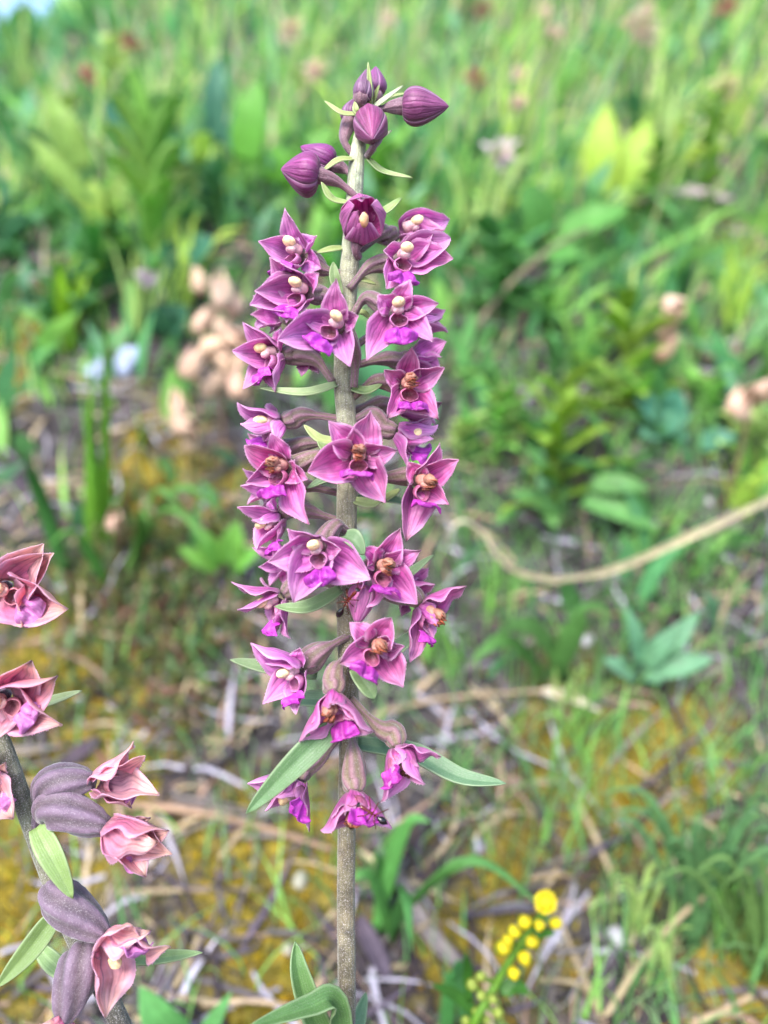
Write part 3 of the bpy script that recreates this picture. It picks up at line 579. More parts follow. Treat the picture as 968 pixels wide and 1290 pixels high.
# ------------------------------------------------------------------ ants
def make_ant(pix, label, flip=1):
    """head, thorax, waist and abdomen along a path on the flower, six legs and two antennae: one body"""
    P = [np.array(W(*p)) for p in pix]; org = Vector(P[1])
    mb = MB(); ax = nrm(P[0] - P[2]); nn = nrm(camv((0, .2, 1))); sd_ = np.cross(ax, nn)
    red, blk = C(110, 40, 24, .6), C(26, 16, 16, .6)
    path = spline([P[0] + ax * .0006, P[0], P[0] * .6 + P[1] * .4, P[1], P[1] * .5 + P[2] * .5, P[2], P[2] - ax * .0012], 34)
    prof = [.05, .35, .6, .66, .6, .4, .16, .2, .36, .42, .42, .40, .34, .30, .32, .34, .3, .22, .12, .12, .2, .15, .12, .22, .5, .66, .76, .8, .78, .72, .6, .42, .22, .04]
    tube(mb, path, [r * .00085 for r in prof], red, seg=14)
    for i in range(len(mb.c)):
        t = mb.u[i][0]
        if t > .66 or t < .17: mb.c[i] = tuple(blk)
    for s in (-1, 1):
        for k, (a, o) in enumerate(((.7, .5), (0, .0), (-.8, -.5))):
            b = P[1] + ax * o * .0010; k1 = b + (sd_ * s * .0009 + ax * a * .0007) + nn * .0006; k2 = k1 + (sd_ * s * .0007 + ax * a * .0009) - nn * .0012; k3 = k2 + (sd_ * s * .0006 + ax * a * .0006) - nn * .0005
            tube(mb, spline([b, k1, k2, k3], 10), [.00014, .00016, .00015, .00013, .00012, .00011, .0001, .0001, .00009, .00007], red, seg=6)
        b = P[0] + ax * .0004; k1 = b + ax * .0007 + sd_ * s * .0008 + nn * .0004; k2 = k1 + ax * .0010 + sd_ * s * .0003 - nn * .0002
        tube(mb, spline([b, k1, k2], 7), [.00008] * 7, red, seg=5)
    o = build(mb, 'ant', M['ant'], None, org); tag(o, label, 'ant', 'ants on the orchid')
make_ant([(453, 1015, 15.5), (469, 1025, 15.5), (482, 1034, 15)], 'reddish ant with dark abdomen crawling on the lowest purple flower')
make_ant([(450, 744, 12), (438, 757, 10), (428, 773, 8)], 'dark ant climbing on the orchid stem halfway up the spike')

# ------------------------------------------------------------------ plants on the bank
UPZ = np.array([0, 0, 1.])
def sway(a): return np.array([uni(-a, a), uni(-a, a), 0])
def grass_tuft(name, label, base, tips, wmm, colr, group=None, droop=.25, cat='grass tuft', mat='leaf', tipcol=None, kz=None):
    b = G(*base); D = depth_of(b); root = empty(name, b, label, cat, group)
    for tp in tips:
        t = at(tp[0], tp[1], D * (tp[2] if len(tp) > 2 else uni(.90, .99))); o = b + V(uni(-.006, .006), uni(-.006, .006), -.002); h = (t - o).length
        mid = o * .45 + t * .55 + V(0, 0, h * droop)
        mb = MB(); w = wmm * .0005 * uni(.75, 1.2)
        blade(mb, spline([o, mid, t], 14), lambda u, w=w: w * min(1, .55 + u * 2) * (1 - u ** 2.2) + 1e-5, camv((uni(-.6, .6), .5, .7)), jit(colr, .15), nv=3, cup=.4, twist=uni(-.8, .8), col2=None if tipcol is None else jit(tipcol, .1))
        build(mb, 'blade', M[mat], root, b, solid=.0002)
    return root
def rand_tuft(name, label, base, n, hpx, spread, wmm, colr, group, lean=0, **k):
    tips = [(base[0] + random.gauss(0, spread) + lean * hpx, base[1] - hpx * uni(.55, 1.1)) for _ in range(n)]
    return grass_tuft(name, label, base, tips, wmm, colr, group, **k)
def leafy(name, label, base, top, n, lmm, wmm, colr, group=None, droop=.2, up=.5, cat='leafy plant', a=.55, b=.7, opp=False, stemcol=None, start=.15, fold=.35, depthk=.97):
    """an upright herb: a stem with leaves set round it"""
    bp = G(*base); D = depth_of(bp); tp = at(top[0], top[1], D * depthk); root = empty(name, bp, label, cat, group)
    path = spline([bp - V(0, 0, .004), bp * .5 + tp * .5 + Vector(sway(.006)), tp], 16); h = np.linalg.norm(path[-1] - path[0])
    mb = MB(); tube(mb, path, list(np.linspace(.0011, .0005, 16)), jit(colr * .8 if stemcol is None else stemcol), seg=8); build(mb, 'stem', M['leaf'], root, bp)
    az = uni(0, 6)
    for i in range(n):
        t = start + (1 - start) * (i + uni(0, .5)) / n; t = min(t, 1); k = min(15, int(t * 15)); p = path[k]
        az += math.pi if opp and i % 2 else 2.2 + uni(-.3, .3); L = lmm * .001 * uni(.75, 1.15) * (1.1 - .45 * t); e = up * (.6 + .8 * t) + uni(-.15, .15)
        d = np.array([math.cos(az) * math.cos(e), math.sin(az) * math.cos(e), math.sin(e)])
        q = bez(p, p + d * L * .4, p + d * L * .8 + UPZ * L * .03, p + d * L - UPZ * L * droop, 9)
        mb = MB(); blade(mb, q, petal_w(wmm * .0005 * uni(.85, 1.15), a, b), UPZ * .8 - d * .3, jit(colr, .18), nv=5, cup=fold, wave=.05, twist=uni(-.4, .4)); build(mb, 'leaf', M['leaf'], root, bp, solid=.00025)
    return root
def leaf_set(name, label, base, leaves, colr, group=None, cat='leafy plant', cup=.3, mat='leaf'):
    """broad leaves given one by one: (root pixel, tip pixel, width in mm)"""
    b = G(*base); D = depth_of(b); root = empty(name, b, label, cat, group)
    for (p, q, w, *kk) in leaves:
        pp = at(p[0], p[1], D * .97); qq = at(q[0], q[1], D * (kk[0] if kk else .95)); L = (qq - pp).length
        mb = MB(); tube(mb, spline([b - V(0, 0, .003), b * .5 + pp * .5 + V(0, -.004, .004), pp], 8), [.0007] * 8, jit(colr * .7), seg=6)
        so = build(mb, 'stalk', M['leaf'], root, b)
        mb = MB(); nh = camv((uni(-.4, .4), .45, .8)); blade(mb, spline([pp, (pp + qq) / 2 + Vector(camv((0, .02, .10)) * L), qq], 14), petal_w(w * .00042, .5, .9, .06), nh, jit(colr, .12), nv=7, cup=cup, wave=.04); build(mb, 'leaf', M[mat], root, b, solid=.00025)
    return root
def stick(name, label, pix, wmm, colr, group=None, cat='dry stalk', flat=False, lift=.002, mat='dry', arch=0.):
    """a dead stalk lying on the bank along pixels"""
    P = [G(*p) for p in pix]
    P = [p + gnormal(p.x, p.y) * (lift + wmm * .0005 + arch * math.sin(math.pi * i / (len(P) - 1))) for i, p in enumerate(P)]
    org = P[0]; n = 6 * len(P); mb = MB(); path = spline(P, n)
    if flat: blade(mb, path, lambda u: wmm * .0005 * (1 - .6 * abs(2 * u - 1) ** 3), camv((.2, .6, .7)), jit(colr), nv=5, cup=.5, twist=uni(-.8, .8))
    else: tube(mb, path, [wmm * .0005 * (1 - .4 * i / n) for i in range(n)], jit(colr), seg=8, bump=.06)
    o = build(mb, name, M[mat], None, org, solid=.0003 if flat else 0); return tag(o, label, cat, group)

YG, MG, DG, BG, OG = C(200, 230, 110, .98), C(148, 206, 104, .95), C(106, 168, 96, .92), C(116, 182, 150, .85), C(184, 214, 128, .95)
TAN, GREY, PURP, PINKY = C(206, 186, 148, .7), C(150, 142, 136, .6), C(118, 104, 122, .55), C(196, 164, 140, .65)

# curled dry grass blade and other singled-out dead stalks
def curled():
    pix = [(1010, 606), (968, 630), (885, 668), (785, 712), (715, 728), (660, 722), (628, 700), (608, 670), (584, 656), (566, 668), (562, 690)]
    P = [G(*p) for p in pix]; D = [depth_of(p) for p in P]
    Q = [at(p[0], p[1], d * k) for p, d, k in zip(pix, D, (1, .91, .87, .88, .89, .88, .86, .84, .83, .84, .88))]
    mb = MB(); blade(mb, spline(Q, 70), lambda u: .0020 * (1 - .5 * u) * (1 + .25 * math.sin(u * 37) * math.sin(u * 13) + (.5 if abs(u - .42) < .012 else 0)), camv((.1, .3, 1)), C(224, 210, 168, .85), nv=5, cup=.7, twist=2.2, wave=.12, col2=C(222, 212, 186, .8))
    tag(build(mb, 'dry_grass_blade', M['dry'], None, P[0], solid=.0004), 'long curled straw-coloured grass blade with a looped end lying over green plants', 'dry grass')
curled()
stick('dry_stalk', 'long thin straw stalk lying level beyond the orchid foot', [(470, 906), (560, 890), (690, 878), (745, 884)], 2.2, TAN, arch=.004)
stick('dead_leaf', 'pale bleached dead leaf lying on a straw stalk', [(680, 880), (712, 888), (750, 904)], 6, C(226, 216, 190, .75), cat='dead leaf', flat=True, lift=.006)
stick('dry_stalk', 'thick tan stalk lying behind the purple orchid stem', [(165, 1018), (240, 1030), (330, 1052), (420, 1075)], 3.6, C(190, 160, 130, .6), arch=.003)
stick('dry_stalk', 'tan stalk lying in the moss behind the fading orchid', [(150, 1128), (220, 1126), (330, 1124)], 2.6, C(190, 166, 130, .6))
stick('dry_stalk', 'pale straw stalk bent over the yellow goldenrod side', [(752, 1300), (800, 1225), (870, 1150), (968, 1092), (1000, 1074)], 2.6, TAN, arch=.014)
stick('dry_stalk', 'short split pale stalk beside the moss and yellow flower plant', [(868, 1296), (905, 1278), (946, 1256)], 3., C(206, 184, 150, .65))
stick('dry_leaf', 'long grey withered leaf twisted across ochre moss behind the orchid', [(498, 1102), (530, 1170), (570, 1218), (592, 1240)], 7, C(176, 164, 160, .65), cat='dead leaf', flat=True, mat='dry')
stick('dry_leaf', 'purplish withered leaf hanging at the orchid foot', [(452, 1160), (470, 1200), (486, 1234)], 7, PURP, cat='dead leaf', flat=True)
stick('dry_leaf', 'dark purple-grey bark strip on moss beside the fading orchid', [(60, 985), (100, 955), (130, 935)], 6, C(104, 90, 104, .5), cat='bark strip', flat=True, mat='wood')
stick('twig', 'brown twig lying crosswise below a dark moss hummock', [(190, 855), (230, 885), (252, 905)], 4., C(150, 124, 104, .55), cat='twig', mat='wood')
stick('dry_stalk', 'straight thin dead stem slanting through the far green plants', [(560, 470), (640, 400), (720, 340), (790, 300)], 3.5, C(176, 160, 130, .55), arch=.03)
stick('dry_leaf', 'whitish curled dead leaf among the far green plants', [(785, 300), (840, 284), (905, 292)], 9, C(206, 190, 190, .65), cat='dead leaf', flat=True, lift=.02)

# litter of stalks and twigs that can be told apart
tw_l = {'grey': ('thin grey dead stalk lying in the litter of the bank', GREY), 'tan': ('thin straw-coloured stalk lying in the litter of the bank', TAN), 'purple': ('dark purplish twig lying in the litter of the bank', PURP)}
for i in range(80):
    k = random.choice(['grey', 'tan', 'purple', 'grey']); x = uni(-30, 1000); y = uni(600, 1300) if i < 66 else uni(440, 620); a = random.gauss(.25, .7); L = uni(40, 130)
    if 380 < x < 480 and y > 1250: x += 120
    dx, dy = math.cos(a) * L / 2, -math.sin(a) * L / 2 * .7
    stick('dead_stalk' if k != 'purple' else 'twig', tw_l[k][0], [(x - dx, y - dy), (x + uni(-6, 6), y + uni(-5, 5)), (x + dx, y + dy)], uni(1., 2.6), jit(tw_l[k][1], .2), 'stalks and twigs littering the bank ' + k, cat='twig' if k == 'purple' else 'dry stalk', arch=uni(0, .006))
for i in range(46):
    x, y = uni(-20, 990), uni(560, 1295); p = G(x, y); s = uni(.0012, .0032); n = gnormal(p.x, p.y); q = random.choice([C(206, 200, 204, .7), C(186, 180, 196, .65), C(196, 190, 170, .6)])
    mb = MB(); a = nrm(np.cross(n, sway(1) + UPZ * .2)); b = np.cross(n, a); ball(mb, p + n * s * .4, (a * s * uni(.8, 1.4), b * s, np.array(n) * s * .7), jit(q), nu=9, nv=6, noise=.12)
    tag(build(mb, 'pebble', M['stone'], None, p), 'tiny pale stone chip lying in the moss and litter', 'stone', 'stone chips on the bank')
for (x, y, s) in ((165, 461, .0075), (128, 470, .0065)):
    p = G(x, y); n = gnormal(p.x, p.y); mb = MB(); a = nrm(np.cross(n, [0.2, .1, 1])); b = np.cross(n, a); ball(mb, p + n * s * .7, (b * s * 1.5, a * s * .9, np.array(n) * s * .75), C(190, 202, 236, .7), nu=12, nv=8, noise=.2)
    tag(build(mb, 'stone', M['stone'], None, p), 'pale bluish pebble on the litter beside a bright grass tuft', 'stone', 'bluish pebbles')

# dried capsule spikes
def capsule_spike(label, base, top, caps):
    b = G(*base); D = depth_of(b); root = empty('dry_seed_spike', b, label, 'seed head'); t = at(top[0], top[1], D * .93)
    mb = MB(); path = spline([b - V(0, 0, .003), b * .5 + t * .5 + V(.002, -.004, 0), t], 14); tube(mb, path, [.001] * 14, C(170, 140, 110, .6), seg=7); build(mb, 'stem', M['dry'], root, b)
    for (x, y, s) in caps:
        c = np.array(at(x, y, D * uni(.90, .95))); ax = nrm(camv((uni(-.7, .7), uni(-.2, .9), uni(0, .6)))); A = nrm(np.cross(ax, [.3, .2, 1])); B = np.cross(ax, A); L = s * HALF * D / 645
        near = min(path, key=lambda q: np.linalg.norm(q - c)); cl = jit(C(232, 198, 170, .85), .14)
        mb = MB(); tube(mb, bez(near, near * .6 + c * .4, c - ax * L * .8, c - ax * L * .5, 6), [.0006] * 6, cl * .8, seg=6)
        ob = build(mb, 'capsule', M['dry'], root, b); L *= 1.0
        for k in range(5):
            th = 1.257 * k + uni(-.3, .3); rd = A * math.cos(th) + B * math.sin(th); mb = MB()
            blade(mb, bez(c - ax * L * .5, c - ax * L * .4 + rd * L * .4, c + rd * L * uni(.3, .42), c + ax * L * uni(.3, .8) + rd * L * uni(.0, .35), 8), petal_w(L * uni(.22, .34), .6, .8), ax - rd * .5, jit(cl, .12), nv=5, cup=.4, wave=.2, twist=uni(-.5, .5)); build(mb, 'lobe', M['dry'], ob, b, solid=.0002)
capsule_spike('tall dry spike of pale brown seed capsules behind the purple flowers', (282, 560), (268, 350), [(252, 356, 26), (280, 370, 36), (294, 388, 34), (256, 405, 30), (284, 412, 34), (268, 438, 32), (298, 428, 34), (240, 460, 34), (288, 460, 36), (306, 452, 30), (268, 486, 32), (300, 486, 32), (285, 440, 30), (312, 420, 26)])
capsule_spike('low dry seed head with a few pale brown capsules above ochre moss', (240, 585), (230, 515), [(226, 512, 30), (232, 538, 34), (240, 556, 28), (222, 530, 26)])
capsule_spike('slanting dry flower head with bleached papery capsules beside the curled blade', (905, 640), (944, 492), [(928, 506, 34), (948, 496, 38), (968, 490, 36), (985, 484, 32), (938, 520, 24)])
capsule_spike('withered pinkish seed spike standing among yellow-green leaves', (838, 470), (848, 380), [(850, 384, 30), (846, 402, 32), (842, 420, 32), (838, 440, 30), (853, 396, 24)])
capsule_spike('single pale capsule head low in the litter', (150, 690), (146, 655), [(146, 655, 32)])

# goldenrod-like plant with yellow heads
def goldenrod():
    b = G(588, 1330); D = .222; root = empty('yellow_flower_plant', b, 'leaning plant with small yellow flower heads and green buds beside the orchid', 'yellow flower')
    Wd = lambda x, y, k=0: np.array(at(x, y, D - k * .001))
    mb = MB(); path = spline([np.array(b), Wd(592, 1300), Wd(625, 1240), Wd(655, 1190), Wd(688, 1145)], 26); tube(mb, path, list(np.linspace(.0014, .0009, 26)), C(120, 172, 56, .75), seg=9); build(mb, 'stem', M['leaf'], root, b)
    YL = C(240, 220, 36, .8); px = HALF * D / 645
    def head(x, y, r, cl, k=2, rays=0):
        r *= 1.1 if not rays else .86; c = Wd(x, y, k); near = min(path, key=lambda q: np.linalg.norm(q - c)); s = r * px
        mb = MB(); tube(mb, spline([near, near * .5 + c * .5 - np.array(UP) * .0006, c], 7), [.0006] * 7, C(130, 176, 60, .7), seg=6); F = nrm(camv((uni(-.3, .3), .5, .8))); A = nrm(np.cross(F, [0, .2, 1])); B = np.cross(F, A)
        ball(mb, c - F * s * .3, (A * s * .8, B * s * .8, F * s * 1.0), C(170, 196, 60, .7), nu=10, nv=7); o = build(mb, 'flower_head' if rays else 'bud', M['leaf'], root, b)
        mb = MB(); ball(mb, c + F * s * .3, (A * s * .72, B * s * .72, F * s * .55), cl, nu=14, nv=10, noise=.22); build(mb, 'florets', M['flower_soft'], o, b)
        for j in range(rays):
            th = 6.283 * j / rays; d = A * math.cos(th) + B * math.sin(th); mb = MB(); blade(mb, [c + F * s * .2 + d * s * .4, c + F * s * .35 + d * s * .8, c + F * s * .3 + d * s * uni(.95, 1.12)], lambda u: s * .15 * (1 - .8 * u * u), F, jit(YL), nv=3); build(mb, 'ray_floret', M['flower_soft'], o, b, solid=.0001)
    head(688, 1137, 17, C(250, 214, 24, .8), 4, 22)
    for (x, y, r) in ((661, 1162, 10), (648, 1174, 9), (680, 1166, 8), (700, 1163, 9), (634, 1194, 11), (669, 1186, 10), (661, 1207, 10), (647, 1226, 9), (640, 1185, 8)): head(x, y, r, jit(YL, .05), uni(0, 5), 0)
    for (x, y, r) in ((595, 1240, 10), (606, 1230, 8), (607, 1254, 8), (621, 1258, 8), (628, 1276, 9), (587, 1286, 8), (600, 1275, 7), (612, 1284, 7)): head(x, y, r * .85, C(180, 200, 90, .7), uni(0, 4))
    for (p, q, w) in (((592, 1262), (585, 1202), 3.), ((630, 1250), (666, 1252), 4.), ((610, 1290), (545, 1240), 3.), ((655, 1196), (700, 1176), 2.5)):
        mb = MB(); blade(mb, spline([Wd(*p), (Wd(*p) + Wd(*q)) / 2 + np.array(UP) * .002, Wd(*q, 3)], 10), petal_w(w * .0006), camv((.3, .6, .7)), C(84, 150, 56, .6), nv=5); build(mb, 'leaf', M['leaf'], root, b, solid=.0002)
goldenrod()

# singled-out grass and leaf plants in the middle distance
grass_tuft('grass_tuft', 'broad-bladed green grass tuft arching behind the orchid stem', (478, 1170), [(690, 1146, .86), (520, 1040), (470, 1080), (545, 1035), (520, 1200, .8), (440, 1110)], 5.5, C(110, 176, 92, .81), droop=.32)
grass_tuft('grass_shoot', 'wide green grass leaf standing behind the goldenrod buds', (572, 1310), [(568, 1222, .9), (574, 1232, .92)], 6, C(104, 178, 100, .81), cat='grass shoot')
rand_tuft('grass_tuft', 'large bluish-green grass tuft with fine blades at the mossy foot of the bank', (880, 1180), 34, 170, 80, 2.4, C(112, 164, 104, .74), None, droop=.3)
rand_tuft('grass_tuft', 'spreading fine grass tuft beyond the pale bent stalk', (950, 1220), 22, 120, 80, 2.2, C(124, 168, 92, .74), None, droop=.35)
rand_tuft('grass_tuft', 'bright yellow-green grass tuft beside the two bluish pebbles', (86, 440), 22, 110, 24, 2.6, C(166, 214, 60, .88), None)
grass_tuft('grass_tuft', 'tall bright green grass shoot standing near the two bluish pebbles', (122, 700), [(118, 450, .86), (134, 380, .8), (110, 520, .9), (100, 470, .85), (160, 600, .9)], 6, C(130, 196, 66, .81), droop=.05)
grass_tuft('grass_shoot', 'single dark green grass blade leaning over the dark litter', (84, 720), [(22, 560, .88), (30, 590, .9)], 6, C(92, 160, 84, .74), cat='grass shoot', droop=.1)
grass_tuft('grass_tuft', 'green grass leaves arching above the fading orchid flowers', (150, 730), [(290, 655, .9), (230, 640, .9), (60, 690, .9), (270, 690, .9), (190, 660)], 6, C(116, 176, 84, .74), droop=.35)
grass_tuft('grass_tuft', 'wide green grass blades lying under the curled straw blade', (700, 850), [(590, 836, .9), (770, 770, .88), (620, 800, .9)], 9, C(110, 164, 84, .74), droop=.25)
leaf_set('leafy_herb', 'bluish-green herb with broad pale leaves under the curled straw blade', (810, 870), [((805, 840), (790, 765), 13), ((812, 838), (850, 790), 12), ((812, 845), (900, 830), 13), ((815, 850), (835, 860), 10), ((800, 850), (760, 830), 11), ((820, 835), (880, 770), 12)], C(126, 184, 140, .74))
leafy('leafy_herb', 'upright herb with lance-shaped yellow-green leaves above the curled straw blade', (705, 660), (712, 480), 16, 44, 11, C(156, 196, 76, .81))
leafy('leafy_herb', 'second yellow-green herb with narrow leaves growing beyond the curled straw blade', (775, 540), (790, 380), 15, 42, 11, C(162, 200, 80, .81))
leaf_set('leafy_herb', 'dark green herb with a long drooping leaf over the curled straw blade', (720, 670), [((700, 640), (640, 620), 14), ((735, 630), (830, 668), 15), ((745, 610), (820, 615), 14), ((700, 615), (660, 560), 12), ((690, 640), (700, 665), 12), ((650, 640), (625, 660), 10)], C(112, 170, 92, .74))
leaf_set('leafy_herb', 'bluish-green round-leaved herb near the bleached papery flower head', (835, 540), [((830, 530), (800, 500), 22), ((835, 535), (870, 520), 22), ((840, 540), (865, 555), 18), ((830, 545), (806, 548), 18), ((845, 525), (850, 490), 18), ((880, 560), (930, 550), 18)], C(112, 184, 150, .68))
leaf_set('broad_leaf_plant', 'plant with two large bright yellow-green upright leaves on the upper bank', (760, 285), [((745, 262), (764, 130), 32), ((772, 262), (818, 148), 34)], C(180, 214, 76, .85), cup=.12)
leaf_set('broad_leaf_plant', 'plant with large mid-green leaves below the two bright upright leaves', (690, 320), [((682, 300), (664, 225), 30), ((705, 296), (792, 262), 30), ((690, 310), (740, 330), 26), ((670, 310), (610, 290), 24)], C(108, 180, 84, .74), cup=.15)
leaf_set('broad_leaf_plant', 'plant with one long yellowish leaf high on the bank', (850, 230), [((848, 206), (920, 184), 20), ((845, 205), (850, 140), 16), ((838, 210), (800, 190), 14)], C(172, 208, 60, .81))
leafy('leafy_herb', 'tall loose herb with yellow flower tips high on the bank', (880, 290), (896, 110), 18, 32, 9, C(150, 196, 80, .78))
leafy('leafy_herb', 'leaning herb with many small green leaves beside the whitish curled leaf', (800, 300), (830, 190), 16, 30, 9, C(130, 190, 76, .74))
leaf_set('broad_leaf_plant', 'plant with soft yellow-green lance leaves on the upper bank corner slope', (118, 320), [((112, 260), (38, 172), 18), ((104, 215), (62, 118), 26), ((126, 290), (118, 224), 22), ((130, 290), (165, 210), 16)], C(160, 196, 92, .81))
leafy('leafy_herb', 'pale green leafy shoot with upright leaves before dark undergrowth', (196, 360), (186, 150), 16, 58, 16, C(150, 204, 96, .81), up=.9)
leaf_set('broad_leaf_plant', 'plant with bluish-green oval leaves on the upper bank', (275, 240), [((270, 180), (276, 70), 20), ((170, 190), (136, 124), 28), ((262, 200), (212, 205), 28), ((290, 190), (320, 120), 26)], C(98, 164, 132, .68))
leaf_set('broad_leaf_plant', 'plant with a wide deep-green leaf behind the topmost orchid buds', (330, 270), [((310, 205), (325, 100), 34), ((345, 230), (352, 180), 30), ((360, 240), (420, 160), 32)], C(110, 182, 66, .74), cup=.1)
leaf_set('round_leaf_plant', 'small bluish-green round-leaved plant next to the brown capsule spike', (208, 430), [((210, 415), (188, 390), 24), ((215, 415), (236, 386), 24), ((210, 420), (205, 380), 22), ((240, 330), (270, 300), 26), ((225, 330), (200, 312), 26)], C(80, 146, 108, .61))
leaf_set('broad_leaf_plant', 'light green seedling with soft broad leaves beyond the orchid flowers', (300, 720), [((290, 712), (300, 656), 16), ((280, 710), (244, 660), 12), ((296, 716), (330, 690), 12), ((275, 715), (226, 690), 12)], C(130, 196, 84, .78))
leaf_set('broad_leaf_plant', 'smooth rounded green leaf close to the fading orchid foot', (218, 1330), [((232, 1318), (176, 1242), 14), ((250, 1318), (292, 1249), 7)], C(110, 180, 104, .81), cup=.15)
leaf_set('broad_leaf_plant', 'green leaf seen between the purple flowers behind the orchid stem', (476, 560), [((480, 500), (482, 430), 16), ((470, 490), (452, 440), 14)], C(110, 186, 130, .68))

# look-alikes filling the slope
for i in range(24):
    x, y = uni(-30, 1000), uni(160, 420)
    if 700 < x and y > 280: continue
    tone, cl = random.choice([('mid-green', MG), ('yellowish-green', OG), ('dark green', DG), ('bluish-green', C(116, 180, 130, .75))])
    leafy('leafy_herb', 'small %s leafy herb growing in the grass of the upper bank' % tone, (x, y), (x + uni(-25, 25), y - uni(60, 130)), 12, uni(28, 44), uni(8, 15), cl, '%s herbs on the upper bank' % tone)
for i in range(16):
    x, y = uni(560, 990), uni(430, 640)
    tone, cl = random.choice([('mid-green', MG), ('yellowish-green', OG), ('dark green', DG)])
    leafy('leafy_herb', 'low %s herb with narrow leaves on the middle of the bank' % tone, (x, y), (x + uni(-25, 25), y - uni(40, 90)), 11, uni(18, 30), uni(5, 9), cl, 'narrow-leaved %s herbs on the middle bank' % tone)
for i in range(30):
    x, y = uni(-30, 1000), uni(120, 460) if i < 20 else uni(460, 700)
    if y > 430 and x < 560: y -= 200
    tone, cl = random.choice([('mid-green', MG), ('bright yellow-green', YG), ('olive-green', OG)]); where = 'upper' if y < 430 else 'middle'
    rand_tuft('grass_tuft', 'fine %s grass tuft among herbs on the %s bank' % (tone, where), (x, y), 12, uni(80, 170) * (.6 if y > 430 else 1), 34, uni(2, 3.4), cl, '%s grass tufts on the %s bank' % (tone, where), lean=.25 if x > 500 else 0)
for i in range(10):
    x, y = uni(-20, 1000), uni(760, 1290)
    if x < 260 or 380 < x < 500: x = uni(540, 1000)
    tone, cl = random.choice([('mid-green', MG), ('olive-green', OG)])
    rand_tuft('grass_tuft', 'thin sparse %s grass tuft rooted in the moss of the lower bank' % tone, (x, y), 7, uni(60, 110), 30, 1.6, cl, 'sparse %s grass tufts on the lower bank' % tone)

# seed heads above the grass
def seed_head(x, y, r, c, label, group, name='clover_head'):
    b = G(x + uni(-10, 10), y + uni(90, 140)); D = depth_of(b); root = empty(name, b, label, 'flower head', group); t = np.array(at(x, y, D * .95)); s = r * HALF * D / 645
    mb = MB(); tube(mb, spline([np.array(b), np.array(b) * .5 + t * .5 + sway(.006), t], 10), [.0008] * 10, C(130, 150, 80, .55), seg=6); build(mb, 'stem', M['leaf'], root, b)
    mb = MB()
    for k in range(46):
        d = nrm(np.array([random.gauss(0, 1) for _ in range(3)]) + UPZ * .3); e = t + d * s * uni(.5, 1.5); q = nrm(np.cross(d, [.1, .2, 1]))
        blade(mb, [t + d * s * .3, t + d * s * .8, e], lambda u: s * .22 * (1 - .8 * u), q, jit(c, .25), nv=3)
    build(mb, 'florets', M['dry'], root, b)
for (x, y) in ((165, 55), (112, 96), (600, 100), (915, 8), (608, 12)): seed_head(x, y, 13, C(176, 124, 100, .75), 'round rusty-brown clover head above the upper bank grass', 'rusty clover heads')
for (x, y) in ((800, 28), (815, 12), (700, 40), (368, 38), (395, 90), (655, 95), (490, 25), (690, 15), (812, 44), (652, 130)): seed_head(x, y, uni(8, 16), jit(C(218, 194, 168, .85), .12), 'withered pinkish flower head above the upper bank grass', 'withered pinkish flower heads', 'withered_flower')
seed_head(630, 192, 19, C(226, 206, 214, .75), 'whitish flower head on a short stem beside the topmost bud', None, 'white_flower'); seed_head(912, 112, 18, C(226, 214, 160, .7), 'cream flower head at the tip of a loose tall herb', None, 'cream_flower')
seed_head(186, 350, 12, C(214, 196, 206, .7), 'small pale flower head before the dark undergrowth', None, 'white_flower')

